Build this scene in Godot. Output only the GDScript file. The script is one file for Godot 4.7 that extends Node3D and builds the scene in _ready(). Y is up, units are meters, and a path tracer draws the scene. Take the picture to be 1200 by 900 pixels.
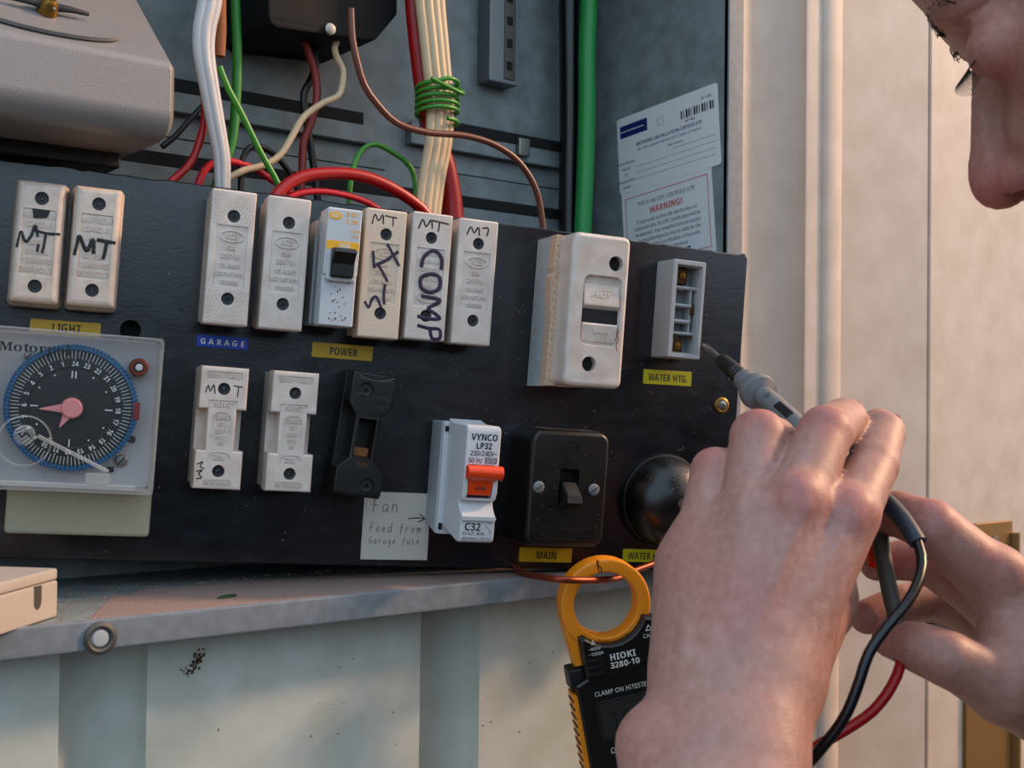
extends Node3D
# A meter box on an outside wall: an old fuse board, its cables, and a man testing it. All shapes are given in millimetres and built in metres.

const MM := 0.001
var names := {}
var mats := {}
var noises := {}
var rng := RandomNumberGenerator.new()
# the fuse board hangs askew in its box: its own axes (x along it, y up it, z out of it)
var board := Transform3D(Basis(Vector3(0.95304, -0.05611, 0.29760), Vector3(0.04625, 0.99813, 0.04008), Vector3(-0.29929, -0.02443, 0.95385)), Vector3.ZERO)


class Soup:
	var v := PackedVector3Array()
	func tri(a: Vector3, b: Vector3, c: Vector3) -> void:
		v.append(a)
		v.append(b)
		v.append(c)
	func quad(a: Vector3, b: Vector3, c: Vector3, d: Vector3) -> void:
		tri(a, b, c)
		tri(a, c, d)
	func add(o: Soup, t := Transform3D()) -> void:
		for p in o.v:
			v.append(t * p)
	func turn(t: Transform3D) -> Soup:
		for i in v.size():
			v[i] = t * v[i]
		return self


# a distance field on a grid (mm), joined with smooth minima and meshed as surface nets
class Field:
	var lo: Vector3
	var nx: int
	var ny: int
	var nz: int
	var c: float
	var d := PackedFloat32Array()
	func _init(a: Vector3, b: Vector3, cell: float) -> void:
		lo = a
		c = cell
		nx = int((b.x - a.x) / c) + 2
		ny = int((b.y - a.y) / c) + 2
		nz = int((b.z - a.z) / c) + 2
		d.resize(nx * ny * nz)
		d.fill(50.0)
	func cap(a: Vector3, b: Vector3, ra: float, rb: float, k: float, cut := false) -> void:
		var m := maxf(ra, rb) + k + c * 2.0
		var p0 := (Vector3(minf(a.x, b.x), minf(a.y, b.y), minf(a.z, b.z)) - Vector3.ONE * m - lo) / c
		var p1 := (Vector3(maxf(a.x, b.x), maxf(a.y, b.y), maxf(a.z, b.z)) + Vector3.ONE * m - lo) / c
		var ab := b - a
		var inv := 1.0 / maxf(ab.length_squared(), 1e-6)
		for z in range(maxi(int(p0.z), 0), mini(int(p1.z) + 1, nz)):
			for y in range(maxi(int(p0.y), 0), mini(int(p1.y) + 1, ny)):
				var row := (z * ny + y) * nx
				for x in range(maxi(int(p0.x), 0), mini(int(p1.x) + 1, nx)):
					var p := lo + Vector3(x, y, z) * c - a
					var h := clampf(p.dot(ab) * inv, 0.0, 1.0)
					var s := (p - ab * h).length() - ra - (rb - ra) * h
					var e := d[row + x]
					if cut:
						s = -s
						var g := maxf(k - absf(s - e), 0.0) / k
						d[row + x] = maxf(s, e) + g * g * k * 0.25
					else:
						var g := maxf(k - absf(s - e), 0.0) / k
						d[row + x] = minf(s, e) - g * g * k * 0.25
	func ell(at: Vector3, r: Vector3, k: float, turn := Basis(), cut := false) -> void:
		var m := maxf(r.x, maxf(r.y, r.z)) + k + c * 2.0
		var p0 := (at - Vector3.ONE * m - lo) / c
		var p1 := (at + Vector3.ONE * m - lo) / c
		var back := turn.transposed()
		for z in range(maxi(int(p0.z), 0), mini(int(p1.z) + 1, nz)):
			for y in range(maxi(int(p0.y), 0), mini(int(p1.y) + 1, ny)):
				var row := (z * ny + y) * nx
				for x in range(maxi(int(p0.x), 0), mini(int(p1.x) + 1, nx)):
					var p := back * (lo + Vector3(x, y, z) * c - at)
					var q := p / r
					var k0 := q.length()
					var s := k0 * (k0 - 1.0) / maxf((q / r).length(), 1e-5)
					var e := d[row + x]
					if cut:
						s = -s
						var g := maxf(k - absf(s - e), 0.0) / k
						d[row + x] = maxf(s, e) + g * g * k * 0.25
					else:
						var g := maxf(k - absf(s - e), 0.0) / k
						d[row + x] = minf(s, e) - g * g * k * 0.25
	# adds the surface to the arrays of a mesh; tints are [point, radius, colour, share]
	func surface(verts: PackedVector3Array, normals: PackedVector3Array, colors: PackedColorArray, index: PackedInt32Array, base: Color, tints: Array) -> void:
		var at := PackedInt32Array()
		at.resize(nx * ny * nz)
		at.fill(-1)
		var sy := nx
		var sz := nx * ny
		for z in nz - 1:
			for y in ny - 1:
				for x in nx - 1:
					var i := z * sz + y * sy + x
					var v0 := d[i]
					if v0 > c * 3.0 or v0 < -c * 3.0:
						continue
					var v1 := d[i + 1]
					var v2 := d[i + sy]
					var v3 := d[i + sy + 1]
					var v4 := d[i + sz]
					var v5 := d[i + sz + 1]
					var v6 := d[i + sz + sy]
					var v7 := d[i + sz + sy + 1]
					var n := int(v0 < 0.0) + int(v1 < 0.0) + int(v2 < 0.0) + int(v3 < 0.0) + int(v4 < 0.0) + int(v5 < 0.0) + int(v6 < 0.0) + int(v7 < 0.0)
					if n == 0 or n == 8:
						continue
					var sum := Vector3.ZERO
					var k := 0
					if (v0 < 0.0) != (v1 < 0.0):
						sum += Vector3(v0 / (v0 - v1), 0, 0)
						k += 1
					if (v2 < 0.0) != (v3 < 0.0):
						sum += Vector3(v2 / (v2 - v3), 1, 0)
						k += 1
					if (v4 < 0.0) != (v5 < 0.0):
						sum += Vector3(v4 / (v4 - v5), 0, 1)
						k += 1
					if (v6 < 0.0) != (v7 < 0.0):
						sum += Vector3(v6 / (v6 - v7), 1, 1)
						k += 1
					if (v0 < 0.0) != (v2 < 0.0):
						sum += Vector3(0, v0 / (v0 - v2), 0)
						k += 1
					if (v1 < 0.0) != (v3 < 0.0):
						sum += Vector3(1, v1 / (v1 - v3), 0)
						k += 1
					if (v4 < 0.0) != (v6 < 0.0):
						sum += Vector3(0, v4 / (v4 - v6), 1)
						k += 1
					if (v5 < 0.0) != (v7 < 0.0):
						sum += Vector3(1, v5 / (v5 - v7), 1)
						k += 1
					if (v0 < 0.0) != (v4 < 0.0):
						sum += Vector3(0, 0, v0 / (v0 - v4))
						k += 1
					if (v1 < 0.0) != (v5 < 0.0):
						sum += Vector3(1, 0, v1 / (v1 - v5))
						k += 1
					if (v2 < 0.0) != (v6 < 0.0):
						sum += Vector3(0, 1, v2 / (v2 - v6))
						k += 1
					if (v3 < 0.0) != (v7 < 0.0):
						sum += Vector3(1, 1, v3 / (v3 - v7))
						k += 1
					sum /= k
					at[i] = verts.size()
					var p := lo + (Vector3(x, y, z) + sum) * c
					verts.append(p * 0.001)
					normals.append(Vector3(lerpf(lerpf(v1 - v0, v3 - v2, sum.y), lerpf(v5 - v4, v7 - v6, sum.y), sum.z), lerpf(lerpf(v2 - v0, v3 - v1, sum.x), lerpf(v6 - v4, v7 - v5, sum.x), sum.z), lerpf(lerpf(v4 - v0, v5 - v1, sum.x), lerpf(v6 - v2, v7 - v3, sum.x), sum.y)).normalized())
					var col := base
					for t in tints:
						var far: float = p.distance_to(t[0]) / t[1]
						if far < 1.0:
							var s := 1.0 - far * far
							col = col.lerp(t[2], s * s * t[3])
					colors.append(col)
		for z in range(1, nz - 1):
			for y in range(1, ny - 1):
				for x in range(1, nx - 1):
					var i := z * sz + y * sy + x
					var inside := d[i] < 0.0
					if d[i] > c * 3.0 or d[i] < -c * 3.0:
						continue
					for axis in 3:
						var step: int = [1, sy, sz][axis]
						if (d[i + step] < 0.0) == inside:
							continue
						var u: int = [sy, sz, 1][axis]
						var w: int = [sz, 1, sy][axis]
						var q0 := at[i - u - w]
						var q1 := at[i - w]
						var q2 := at[i]
						var q3 := at[i - u]
						if q0 < 0 or q1 < 0 or q2 < 0 or q3 < 0:
							continue
						if inside:
							index.append_array([q0, q2, q1, q0, q3, q2])
						else:
							index.append_array([q0, q1, q2, q0, q2, q3])


class Flesh:
	var v := PackedVector3Array()
	var n := PackedVector3Array()
	var col := PackedColorArray()
	var ix := PackedInt32Array()
	func take(f: Field, base: Color, tints := [], where := Transform3D()) -> void:
		var first := v.size()
		f.surface(v, n, col, ix, base, tints)
		if where != Transform3D():
			for i in range(first, v.size()):
				v[i] = where * v[i]
				n[i] = where.basis * n[i]
	func mesh() -> ArrayMesh:
		var a := []
		a.resize(Mesh.ARRAY_MAX)
		a[Mesh.ARRAY_VERTEX] = v
		a[Mesh.ARRAY_NORMAL] = n
		a[Mesh.ARRAY_COLOR] = col
		a[Mesh.ARRAY_INDEX] = ix
		var m := ArrayMesh.new()
		m.add_surface_from_arrays(Mesh.PRIMITIVE_TRIANGLES, a)
		return m


# ---- naming and hanging things in the tree

func numbered(called: String) -> String:
	var k: int = names.get(called, 0)
	names[called] = k + 1
	return called if k == 0 else "%s_%03d" % [called, k]


func tag(o: Node3D, label := "", category := "", group := "", kind := "") -> void:
	for pair in [["label", label], ["category", category], ["group", group], ["kind", kind]]:
		if pair[1]:
			o.set_meta(pair[0], pair[1])


func at(x: float, y: float, z := 0.0, rz := 0.0) -> Transform3D:
	return Transform3D(Basis(Vector3.BACK, deg_to_rad(rz)), Vector3(x, y, z) * MM)


func on_board(x: float, y: float, z := 0.0, rz := 0.0) -> Transform3D:
	return board * at(x, y, z, rz)


func thing(called: String, label: String, category: String, where := Transform3D(), group := "") -> Node3D:
	var o := Node3D.new()
	o.name = numbered(called)
	o.transform = where
	add_child(o)
	tag(o, label, category, group)
	return o


func part(parent: Node3D, called: String, shape: Variant, m: Material, where := Transform3D(), crease := 35.0) -> MeshInstance3D:
	var o := MeshInstance3D.new()
	var k := called
	var n := 0
	while parent.has_node(k):
		n += 1
		k = "%s_%03d" % [called, n]
	o.name = k
	o.mesh = mk(shape, crease) if shape is Soup else shape
	o.material_override = m
	o.transform = where
	parent.add_child(o, true)
	return o


func solo(called: String, shape: Variant, m: Material, label: String, category: String, where := Transform3D(), group := "", crease := 35.0) -> MeshInstance3D:
	var o := MeshInstance3D.new()
	o.name = numbered(called)
	o.mesh = mk(shape, crease) if shape is Soup else shape
	o.material_override = m
	o.transform = where
	add_child(o)
	tag(o, label, category, group)
	return o


func struct(called: String, shape: Variant, m: Material, label := "", where := Transform3D(), crease := 35.0) -> MeshInstance3D:
	var o := solo(called, shape, m, label, "wall" if called.begins_with("wall") else "floor" if called == "floor" else "door" if called.begins_with("door") else "trim", where, "", crease)
	o.set_meta("kind", "structure")
	return o


# another of a thing that is already built, under a label of its own
func again(src: Node3D, where: Transform3D, label: String) -> Node3D:
	var o := src.duplicate() as Node3D
	var plain := String(src.name).rstrip("0123456789").trim_suffix("_")
	o.name = numbered(plain)
	add_child(o)
	o.transform = where
	o.set_meta("label", label)
	return o


# ---- meshes

# triangles (seen anticlockwise from outside) to a mesh, smoothed across edges flatter than the crease angle
func mk(s: Soup, crease := 35.0) -> ArrayMesh:
	var n := s.v.size() / 3
	var face := PackedVector3Array()
	face.resize(n)
	var near := {}
	for i in n:
		var a := s.v[i * 3]
		face[i] = (s.v[i * 3 + 1] - a).cross(s.v[i * 3 + 2] - a)
		for j in 3:
			var key := Vector3i((s.v[i * 3 + j] * 200.0).round())
			if not near.has(key):
				near[key] = PackedInt32Array()
			near[key].append(i)
	var limit := cos(deg_to_rad(crease))
	var pos := PackedVector3Array()
	var nor := PackedVector3Array()
	for i in n:
		if face[i].length_squared() < 1e-12:
			continue
		var own := face[i].normalized()
		for j in [0, 2, 1]:
			var p := s.v[i * 3 + j]
			var sum := Vector3.ZERO
			for k in near[Vector3i((p * 200.0).round())]:
				var f := face[k]
				if f.length_squared() > 1e-12 and f.normalized().dot(own) > limit:
					sum += f
			pos.append(p * MM)
			nor.append(sum.normalized() if sum.length_squared() > 1e-14 else own)
	var a := []
	a.resize(Mesh.ARRAY_MAX)
	a[Mesh.ARRAY_VERTEX] = pos
	a[Mesh.ARRAY_NORMAL] = nor
	var m := ArrayMesh.new()
	m.add_surface_from_arrays(Mesh.PRIMITIVE_TRIANGLES, a)
	return m


# a box with rounded edges
func rbox(size: Vector3, r: float, c := Vector3.ZERO, seg := 2, s: Soup = null) -> Soup:
	if s == null:
		s = Soup.new()
	var h := size * 0.5
	r = minf(r, minf(h.x, minf(h.y, h.z)) * 0.98)
	var inner := h - Vector3.ONE * r
	var steps := []
	for axis in 3:
		var row := PackedFloat32Array()
		for i in seg + 1:
			row.append(-h[axis] + r * i / float(seg))
		for i in seg + 1:
			row.append(inner[axis] + r * i / float(seg))
		steps.append(row)
	for axis in 3:
		var u := (axis + 1) % 3
		var w := (axis + 2) % 3
		for sgn in [-1.0, 1.0]:
			for i in steps[u].size() - 1:
				for j in steps[w].size() - 1:
					var q := []
					for o in [[0, 0], [1, 0], [1, 1], [0, 1]]:
						var p := Vector3.ZERO
						p[axis] = h[axis] * sgn
						p[u] = steps[u][i + o[0]]
						p[w] = steps[w][j + o[1]]
						var core := p.clamp(-inner, inner)
						q.append(c + core + (p - core).normalized() * r)
					if sgn > 0.0:
						s.quad(q[0], q[1], q[2], q[3])
					else:
						s.quad(q[3], q[2], q[1], q[0])
	return s


func circle(x: float, y: float, rx: float, n := 20, ry := -1.0, from := 0.0, to := TAU) -> PackedVector2Array:
	var p := PackedVector2Array()
	var whole := is_equal_approx(to - from, TAU)
	for i in n if whole else n + 1:
		var a := from + (to - from) * i / n
		p.append(Vector2(x + cos(a) * rx, y + sin(a) * (rx if ry < 0.0 else ry)))
	return p


func rrect(x0: float, y0: float, x1: float, y1: float, r: float, n := 3) -> PackedVector2Array:
	var p := PackedVector2Array()
	for k in 4:
		var c := Vector2([x1 - r, x0 + r, x0 + r, x1 - r][k], [y1 - r, y1 - r, y0 + r, y0 + r][k])
		for i in n + 1:
			var a := PI / 2 * (k + i / float(n))
			p.append(c + Vector2(cos(a), sin(a)) * r)
	return p


func poly(a: Array) -> PackedVector2Array:
	var p := PackedVector2Array()
	for q in a:
		p.append(Vector2(q[0], q[1]))
	return p


func inset(p: PackedVector2Array, by: float) -> PackedVector2Array:
	var out := PackedVector2Array()
	var n := p.size()
	for i in n:
		var e0 := (p[i] - p[(i + n - 1) % n]).normalized()
		var e1 := (p[(i + 1) % n] - p[i]).normalized()
		var n0 := Vector2(-e0.y, e0.x)
		var n1 := Vector2(-e1.y, e1.x)
		var m := n0 + n1
		out.append(p[i] + m * (by * 2.0 / maxf(m.length_squared(), 0.6)))
	return out


func ccw(p: PackedVector2Array) -> PackedVector2Array:
	if Geometry2D.is_polygon_clockwise(p):
		p.reverse()
	var area := 0.0
	for i in p.size():
		area += p[i].cross(p[(i + 1) % p.size()])
	if area < 0.0:
		p.reverse()
	return p


# a flat face at height z inside an outline and outside the holes in it, in level strips
func fill(s: Soup, rings: Array, z: float) -> void:
	var ys := PackedFloat32Array()
	for r in rings:
		for p in r:
			ys.append(p.y)
	ys.sort()
	var last := -1e9
	for k in ys.size() - 1:
		var y0 := maxf(ys[k], last)
		var y1 := ys[k + 1]
		if y1 - y0 < 0.0005:
			continue
		last = y1
		var mid := (y0 + y1) * 0.5
		var hits := []
		for r in rings:
			var n: int = r.size()
			for i in n:
				var a: Vector2 = r[i]
				var b: Vector2 = r[(i + 1) % n]
				if (a.y <= mid) == (b.y <= mid):
					continue
				var g := (b.x - a.x) / (b.y - a.y)
				hits.append([a.x + (mid - a.y) * g, a.x + (y0 - a.y) * g, a.x + (y1 - a.y) * g])
		hits.sort_custom(func(a, b): return a[0] < b[0])
		for i in range(0, hits.size() - 1, 2):
			var l: Array = hits[i]
			var h: Array = hits[i + 1]
			s.quad(Vector3(l[1], y0, z), Vector3(h[1], y0, z), Vector3(h[2], y1, z), Vector3(l[2], y1, z))


func wall_between(s: Soup, a: PackedVector2Array, za: float, b: PackedVector2Array, zb: float) -> void:
	var n := a.size()
	for i in n:
		var j := (i + 1) % n
		s.quad(Vector3(a[i].x, a[i].y, za), Vector3(a[j].x, a[j].y, za), Vector3(b[j].x, b[j].y, zb), Vector3(b[i].x, b[i].y, zb))


# a solid from an outline: steps are [inset, z] from the back to the front; holes are [outline, depth, draft], blind from the front
func plate(outline: PackedVector2Array, steps: Array, holes := [], back := true) -> Soup:
	var s := Soup.new()
	outline = ccw(outline.duplicate())
	var rings := []
	for st in steps:
		rings.append(inset(outline, st[0]) if st[0] != 0.0 else outline)
	for k in steps.size() - 1:
		wall_between(s, rings[k], steps[k][1], rings[k + 1], steps[k + 1][1])
	var z: float = steps[-1][1]
	var cuts := []
	for h in holes:
		var rim := ccw(h[0].duplicate())
		cuts.append(rim)
		var low: PackedVector2Array = inset(rim, h[2]) if h.size() > 2 else rim
		var zz: float = z - h[1]
		wall_between(s, rim, z, low, zz)
		fill(s, [low], zz)
	# the walls of holes face inwards
	fill(s, [rings[-1]] + cuts, z)
	if back:
		var flip := Soup.new()
		fill(flip, [rings[0]], steps[0][1])
		for i in range(0, flip.v.size(), 3):
			s.tri(flip.v[i], flip.v[i + 2], flip.v[i + 1])
	return s


func bevelled(outline: PackedVector2Array, z0: float, z1: float, b := 0.6, holes := []) -> Soup:
	return plate(outline, [[0.0, z0], [0.0, z1 - b], [b * 0.3, z1 - b * 0.3], [b, z1]], holes)


# a flat band round a closed outline
func band(outline: PackedVector2Array, width: float, z0: float, z1: float, s: Soup = null) -> Soup:
	if s == null:
		s = Soup.new()
	outline = ccw(outline.duplicate())
	var inner := inset(outline, width)
	wall_between(s, outline, z0, outline, z1)
	wall_between(s, outline, z1, inner, z1)
	wall_between(s, inner, z1, inner, z0)
	return s


# a profile in (z, y) drawn out along x
func along_x(profile: PackedVector2Array, x0: float, x1: float, b := 0.0) -> Soup:
	var s := plate(profile, [[0.0, x0], [0.0, x1]] if b <= 0.0 else [[b, x0], [0.0, x0 + b], [0.0, x1 - b], [b, x1]])
	return flip_x(s)


func flip_x(s: Soup) -> Soup:
	# (a, b, c) with a = z, b = y, c = x; the turn (z, y, x) mirrors, so the triangles are wound back
	var o := Soup.new()
	for i in range(0, s.v.size(), 3):
		var q := []
		for j in 3:
			var p := s.v[i + j]
			q.append(Vector3(p.z, p.y, p.x))
		o.tri(q[0], q[2], q[1])
	return o


# turned about the z axis: profile of (radius, z) from the back to the front
func lathe(profile: Array, n := 24, c := Vector3.ZERO) -> Soup:
	var s := Soup.new()
	for k in profile.size() - 1:
		var r0: float = profile[k][0]
		var r1: float = profile[k + 1][0]
		for i in n:
			var a := TAU * i / n
			var b := TAU * (i + 1) / n
			var z0 := Vector3(0, 0, profile[k][1]) + c
			var z1 := Vector3(0, 0, profile[k + 1][1]) + c
			var ua := Vector3(cos(a), sin(a), 0)
			var ub := Vector3(cos(b), sin(b), 0)
			s.quad(z0 + ua * r0, z0 + ub * r0, z1 + ub * r1, z1 + ua * r1)
	return s


# turned about the line from a to b: profile of (radius, share of the way)
func spun(a: Vector3, b: Vector3, profile: Array, n := 18) -> Soup:
	var l := a.distance_to(b)
	var rows := []
	for p in profile:
		rows.append([p[0], p[1] * l])
	var z := (b - a).normalized()
	var x := z.cross(Vector3.UP if absf(z.y) < 0.9 else Vector3.RIGHT).normalized()
	return lathe(rows, n).turn(Transform3D(Basis(x, z.cross(x), z), a))


func spline(pts: Array, step := 4.0) -> PackedVector3Array:
	var out := PackedVector3Array()
	var n := pts.size()
	for i in n - 1:
		var p0: Vector3 = pts[maxi(i - 1, 0)]
		var p1: Vector3 = pts[i]
		var p2: Vector3 = pts[i + 1]
		var p3: Vector3 = pts[mini(i + 2, n - 1)]
		var m := maxi(2, int(p1.distance_to(p2) / step))
		for k in m:
			out.append(p1.cubic_interpolate(p2, p0, p3, k / float(m)))
	out.append(pts[n - 1])
	return out


func tube(path: PackedVector3Array, r: float, n := 10, r_end := -1.0, flat := 1.0, flat_axis := Vector3.BACK) -> Soup:
	var s := Soup.new()
	var m := path.size()
	var up := Vector3(0.3, 0.2, 0.9)
	var rings := []
	for i in m:
		var t := (path[mini(i + 1, m - 1)] - path[maxi(i - 1, 0)]).normalized()
		var x := up.cross(t)
		if x.length_squared() < 1e-4:
			x = Vector3.RIGHT.cross(t)
		x = x.normalized()
		var y := t.cross(x)
		up = y
		var rr := r if r_end < 0.0 else lerpf(r, r_end, i / float(m - 1))
		var ring := PackedVector3Array()
		for k in n:
			var a := TAU * k / n
			var off := (x * cos(a) + y * sin(a)) * rr
			if flat != 1.0:
				off -= flat_axis * off.dot(flat_axis) * (1.0 - flat)
			ring.append(path[i] + off)
		rings.append(ring)
	for i in m - 1:
		for k in n:
			var j := (k + 1) % n
			s.quad(rings[i][k], rings[i][j], rings[i + 1][j], rings[i + 1][k])
	for k in n:
		s.tri(path[0], rings[0][(k + 1) % n], rings[0][k])
		s.tri(path[m - 1], rings[m - 1][k], rings[m - 1][(k + 1) % n])
	return s


func wire(pts: Array, r: float, n := 10, r_end := -1.0) -> Soup:
	return tube(spline(pts), r, n, r_end)


# pen strokes (lists of points in mm) laid on a face
func scribble(strokes: Array, r: float, z: float) -> Soup:
	var s := Soup.new()
	for st in strokes:
		var pts := []
		for p in st:
			pts.append(Vector3(p[0], p[1], z))
		s.add(tube(spline(pts, 0.8), r, 6, -1.0, 0.22))
	return s


func words(parent: Node3D, called: String, what: String, high: float, m: Material, where: Transform3D, depth := 0.3, bold := false, font := "Droid Sans", wide := 1.0) -> MeshInstance3D:
	var t := TextMesh.new()
	var f := SystemFont.new()
	f.font_names = PackedStringArray([font])
	f.font_weight = 700 if bold else 400
	t.font = f
	t.text = what
	t.font_size = 24
	t.pixel_size = high * MM / (24.0 * 0.714)
	t.depth = depth * MM
	t.curve_step = 2.0
	var o := MeshInstance3D.new()
	var k := called
	var n := 0
	while parent.has_node(k):
		n += 1
		k = "%s_%03d" % [called, n]
	o.name = k
	o.mesh = t
	o.material_override = m
	o.transform = where * Transform3D(Basis.from_scale(Vector3(wide, 1, 1)), Vector3.ZERO)
	parent.add_child(o, true)
	return o


# ---- materials

func noise(key: String, freq: float, octaves: int, lo: Color, hi: Color, kind := FastNoiseLite.TYPE_SIMPLEX_SMOOTH, as_normal := 0.0, mid := -1.0, size := 512) -> NoiseTexture2D:
	if noises.has(key):
		return noises[key]
	var f := FastNoiseLite.new()
	f.noise_type = kind
	f.seed = key.hash() % 1000
	f.frequency = freq
	f.fractal_octaves = octaves
	var t := NoiseTexture2D.new()
	t.width = size
	t.height = size
	t.seamless = true
	t.noise = f
	if as_normal > 0.0:
		t.as_normal_map = true
		t.bump_strength = as_normal
	else:
		var g := Gradient.new()
		g.set_color(0, lo)
		g.set_color(1, hi)
		if mid >= 0.0:
			g.set_offset(0, mid - 0.12)
			g.set_offset(1, mid + 0.12)
		t.color_ramp = g
	noises[key] = t
	return t


func mat(key: String, c: Color, rough := 0.5, metal := 0.0, spec := 0.5) -> StandardMaterial3D:
	if mats.has(key):
		return mats[key]
	var m := StandardMaterial3D.new()
	m.resource_name = key
	m.albedo_color = c
	m.roughness = rough
	m.metallic = metal
	m.metallic_specular = spec
	mats[key] = m
	return m


func tri(m: StandardMaterial3D, scale: Vector3) -> StandardMaterial3D:
	m.uv1_triplanar = true
	m.uv1_scale = scale
	return m


func _ready() -> void:
	rng.seed = 11
	var cam := Camera3D.new()
	cam.name = "camera"
	cam.transform = Transform3D(Basis(Vector3(0.79002, 0.01177, 0.61297), Vector3(-0.02065, 0.99976, 0.00742), Vector3(-0.61274, -0.01852, 0.79007)), Vector3(-0.40334, -0.01219, 0.52007))
	var lens := CameraAttributesPhysical.new()
	lens.frustum_focal_length = 37.3333
	lens.frustum_focus_distance = 0.61
	lens.frustum_near = 0.02
	lens.frustum_far = 60.0
	lens.exposure_aperture = 15.0
	cam.attributes = lens
	add_child(cam)
	cam.current = true
	# late light: a warm low sun from the right, a blue sky from the left
	var sky := ProceduralSkyMaterial.new()
	sky.sky_top_color = Color(0.78, 0.90, 1.0)
	sky.sky_horizon_color = Color(0.84, 0.93, 1.0)
	sky.sky_curve = 0.12
	sky.ground_horizon_color = Color(0.42, 0.38, 0.36)
	sky.ground_bottom_color = Color(0.34, 0.30, 0.27)
	sky.sun_angle_max = 80.0
	sky.sun_curve = 0.35
	var env := Environment.new()
	env.background_mode = Environment.BG_SKY
	env.sky = Sky.new()
	env.sky.sky_material = sky
	env.background_energy_multiplier = 2.9
	env.tonemap_mode = Environment.TONE_MAPPER_LINEAR
	env.tonemap_exposure = 0.62
	env.sdfgi_enabled = true
	env.ssao_enabled = true
	env.ssil_enabled = true
	var around := WorldEnvironment.new()
	around.name = "surroundings"
	around.environment = env
	add_child(around)
	var sun := DirectionalLight3D.new()
	sun.name = "low_sun"
	sun.light_color = Color(1.0, 0.82, 0.66)
	sun.light_energy = 1.9
	sun.light_angular_distance = 6.0
	sun.shadow_enabled = true
	sun.sky_mode = DirectionalLight3D.SKY_MODE_LIGHT_AND_SKY
	# where the light comes from: to the right, out from the wall, above
	sun.look_at_from_position(Vector3(0.80, 0.50, 0.33), Vector3.ZERO)
	add_child(sun)
	make_materials()
	make_setting()
	make_cabinet()
	make_board()
	make_devices()
	make_cables()
	make_tools()
	make_person()


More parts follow.
